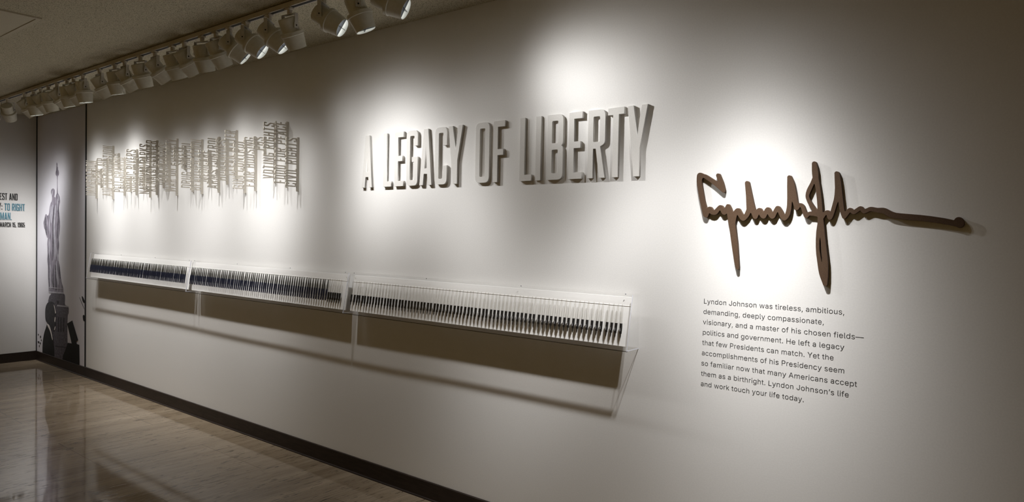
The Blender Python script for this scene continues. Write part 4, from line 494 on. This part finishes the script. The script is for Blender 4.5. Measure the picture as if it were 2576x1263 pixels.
LAMPS = [
  (-8.02, (-0.85, 0.55, -1.0), 'white track spotlight hanging alone at the mural end of the track', 'spotlights clustered over the mural', 105, 17, 1.0),
  (-7.547, (-0.02, 0.6, -0.72), 'white track spotlight, first in the tight cluster near the mural', 'spotlights clustered over the mural', 44, 20, 1.0),
  (-7.32, (0.01, 0.229, -0.973), 'white track spotlight, second in the tight cluster near the mural', 'spotlights clustered over the mural', 66, 18, 1.0),
  (-7.145, (0.0, 0.55, -0.75), 'white track spotlight, third in the tight cluster near the mural', 'spotlights clustered over the mural', 42, 20, 1.0),
  (-6.956, (-0.097, 0.33, -0.939), 'white track spotlight, fourth in the tight cluster near the mural', 'spotlights clustered over the mural', 72, 18, 1.0),
  (-6.757, (0.0, 0.63, -0.66), 'white track spotlight, fifth in the tight cluster near the mural', 'spotlights clustered over the mural', 46, 20, 1.0),
  (-6.535, (-0.02, 0.26, -0.965), 'white track spotlight, sixth in the tight cluster near the mural', 'spotlights clustered over the mural', 72, 18, 1.0),
  (-6.395, (-0.02, 0.5, -0.8), 'white track spotlight, seventh in the tight cluster near the mural', 'spotlights clustered over the mural', 44, 20, 1.0),
  (-6.203, (0.002, 0.19, -0.982), 'white track spotlight, eighth in the tight cluster near the mural', 'spotlights clustered over the mural', 72, 18, 1.0),
  (-5.88, (0.01, 0.577, -0.817), 'white track spotlight tipped up at the wall, first in the cluster over the word signs', 'spotlights clustered over the word signs', 32, 20, 1.0),
  (-5.606, (-0.039, 0.243, -0.969), 'white track spotlight tipped steeply down, second in the cluster over the word signs', 'spotlights clustered over the word signs', 86, 18, 1.0),
  (-5.434, (0.036, 0.616, -0.787), 'white track spotlight tipped up at the wall, third in the cluster over the word signs', 'spotlights clustered over the word signs', 28, 20, 1.0),
  (-5.179, (-0.091, 0.379, -0.921), 'white track spotlight tipped steeply down, fourth in the cluster over the word signs', 'spotlights clustered over the word signs', 74, 18, 1.0),
  (-4.956, (0.055, 0.66, -0.71), 'white track spotlight tipped up at the wall, fifth in the cluster over the word signs', 'spotlights clustered over the word signs', 25, 20, 1.0),
  (-4.702, (-0.065, 0.435, -0.898), 'white track spotlight tipped steeply down, sixth in the cluster over the word signs', 'spotlights clustered over the word signs', 56, 18, 1.0),
  (-4.543, (-0.006, 0.6, -0.75), 'white track spotlight tipped up at the wall, seventh in the cluster over the word signs', 'spotlights clustered over the word signs', 24, 20, 1.0),
  (-4.313, (-0.12, 0.349, -0.929), 'white track spotlight tipped steeply down, eighth in the cluster over the word signs', 'spotlights clustered over the word signs', 86, 18, 1.0),
  (-4.145, (-0.007, 0.526, -0.851), 'white track spotlight tipped up at the wall, ninth in the cluster over the word signs', 'spotlights clustered over the word signs', 25, 20, 1.0),
  (-3.986, (0.479, 0.61, -0.632), 'first of the brightly lit white spotlights over the title, counting from the word signs', 'spotlights over the wall title', 14, 20, 1.0),
  (-3.802, (0.64, 0.486, -0.595), 'white spotlight with a glowing mouth, second of four over the title', 'spotlights over the wall title', 40, 20, 1.0),
  (-3.566, (0.58, 0.454, -0.677), 'white spotlight with a glowing mouth half hidden by its neighbour', 'spotlights over the wall title', 56, 20, 1.0),
  (-3.368, (-0.041, 0.47, -0.88), 'white spotlight turned straight to the wall, covering part of a lit one', 'spotlights over the wall title', 66, 18, 1.0),
  (-3.066, (0.74, 0.436, -0.51), 'white spotlight showing a round glowing mouth with a dark cross bar', 'spotlights beyond the wall title', 12, 20, 1.0),
  (-2.798, (0.203, 0.338, -0.919), 'white spotlight aimed steeply down beyond the round glowing one', 'spotlights beyond the wall title', 58, 15, 1.0),
  (-2.6, (0.76, 0.5, -0.42), 'white spotlight aimed along the wall, last one in the photo', 'spotlights beyond the wall title', 82, 17, 1.0),
  (-8.45, (-0.62, 0.1, -1.0), 'white track spotlight outside the picture aimed at the wall quotation', 'spotlights clustered over the mural', 19, 26, 1.0),
  (-8.6, (-0.42, 0.53, -1.5), 'white track spotlight outside the picture aimed down into the room corner', 'spotlights clustered over the mural', 110, 15, 1.0),
  (-1.3, (0.48, 0.63, -1.1), 'white track spotlight outside the picture aimed at the brown signature', 'spotlights beyond the wall title', 15, 24, 1.0),
  (-1.05, (0.05, 0.63, -1.75), 'white track spotlight outside the picture aimed at the paragraph', 'spotlights beyond the wall title', 235, 18, 1.0),
  (-0.85, (-1.1, 0.63, -1.55), 'white track spotlight outside the picture aimed back at the pen cases', 'spotlights beyond the wall title', 200, 11.5, 1.0),
]
for x, d, lab, grp, pw, sz, bl in LAMPS: spotlight(x, d, lab, grp, pw, sz, bl)
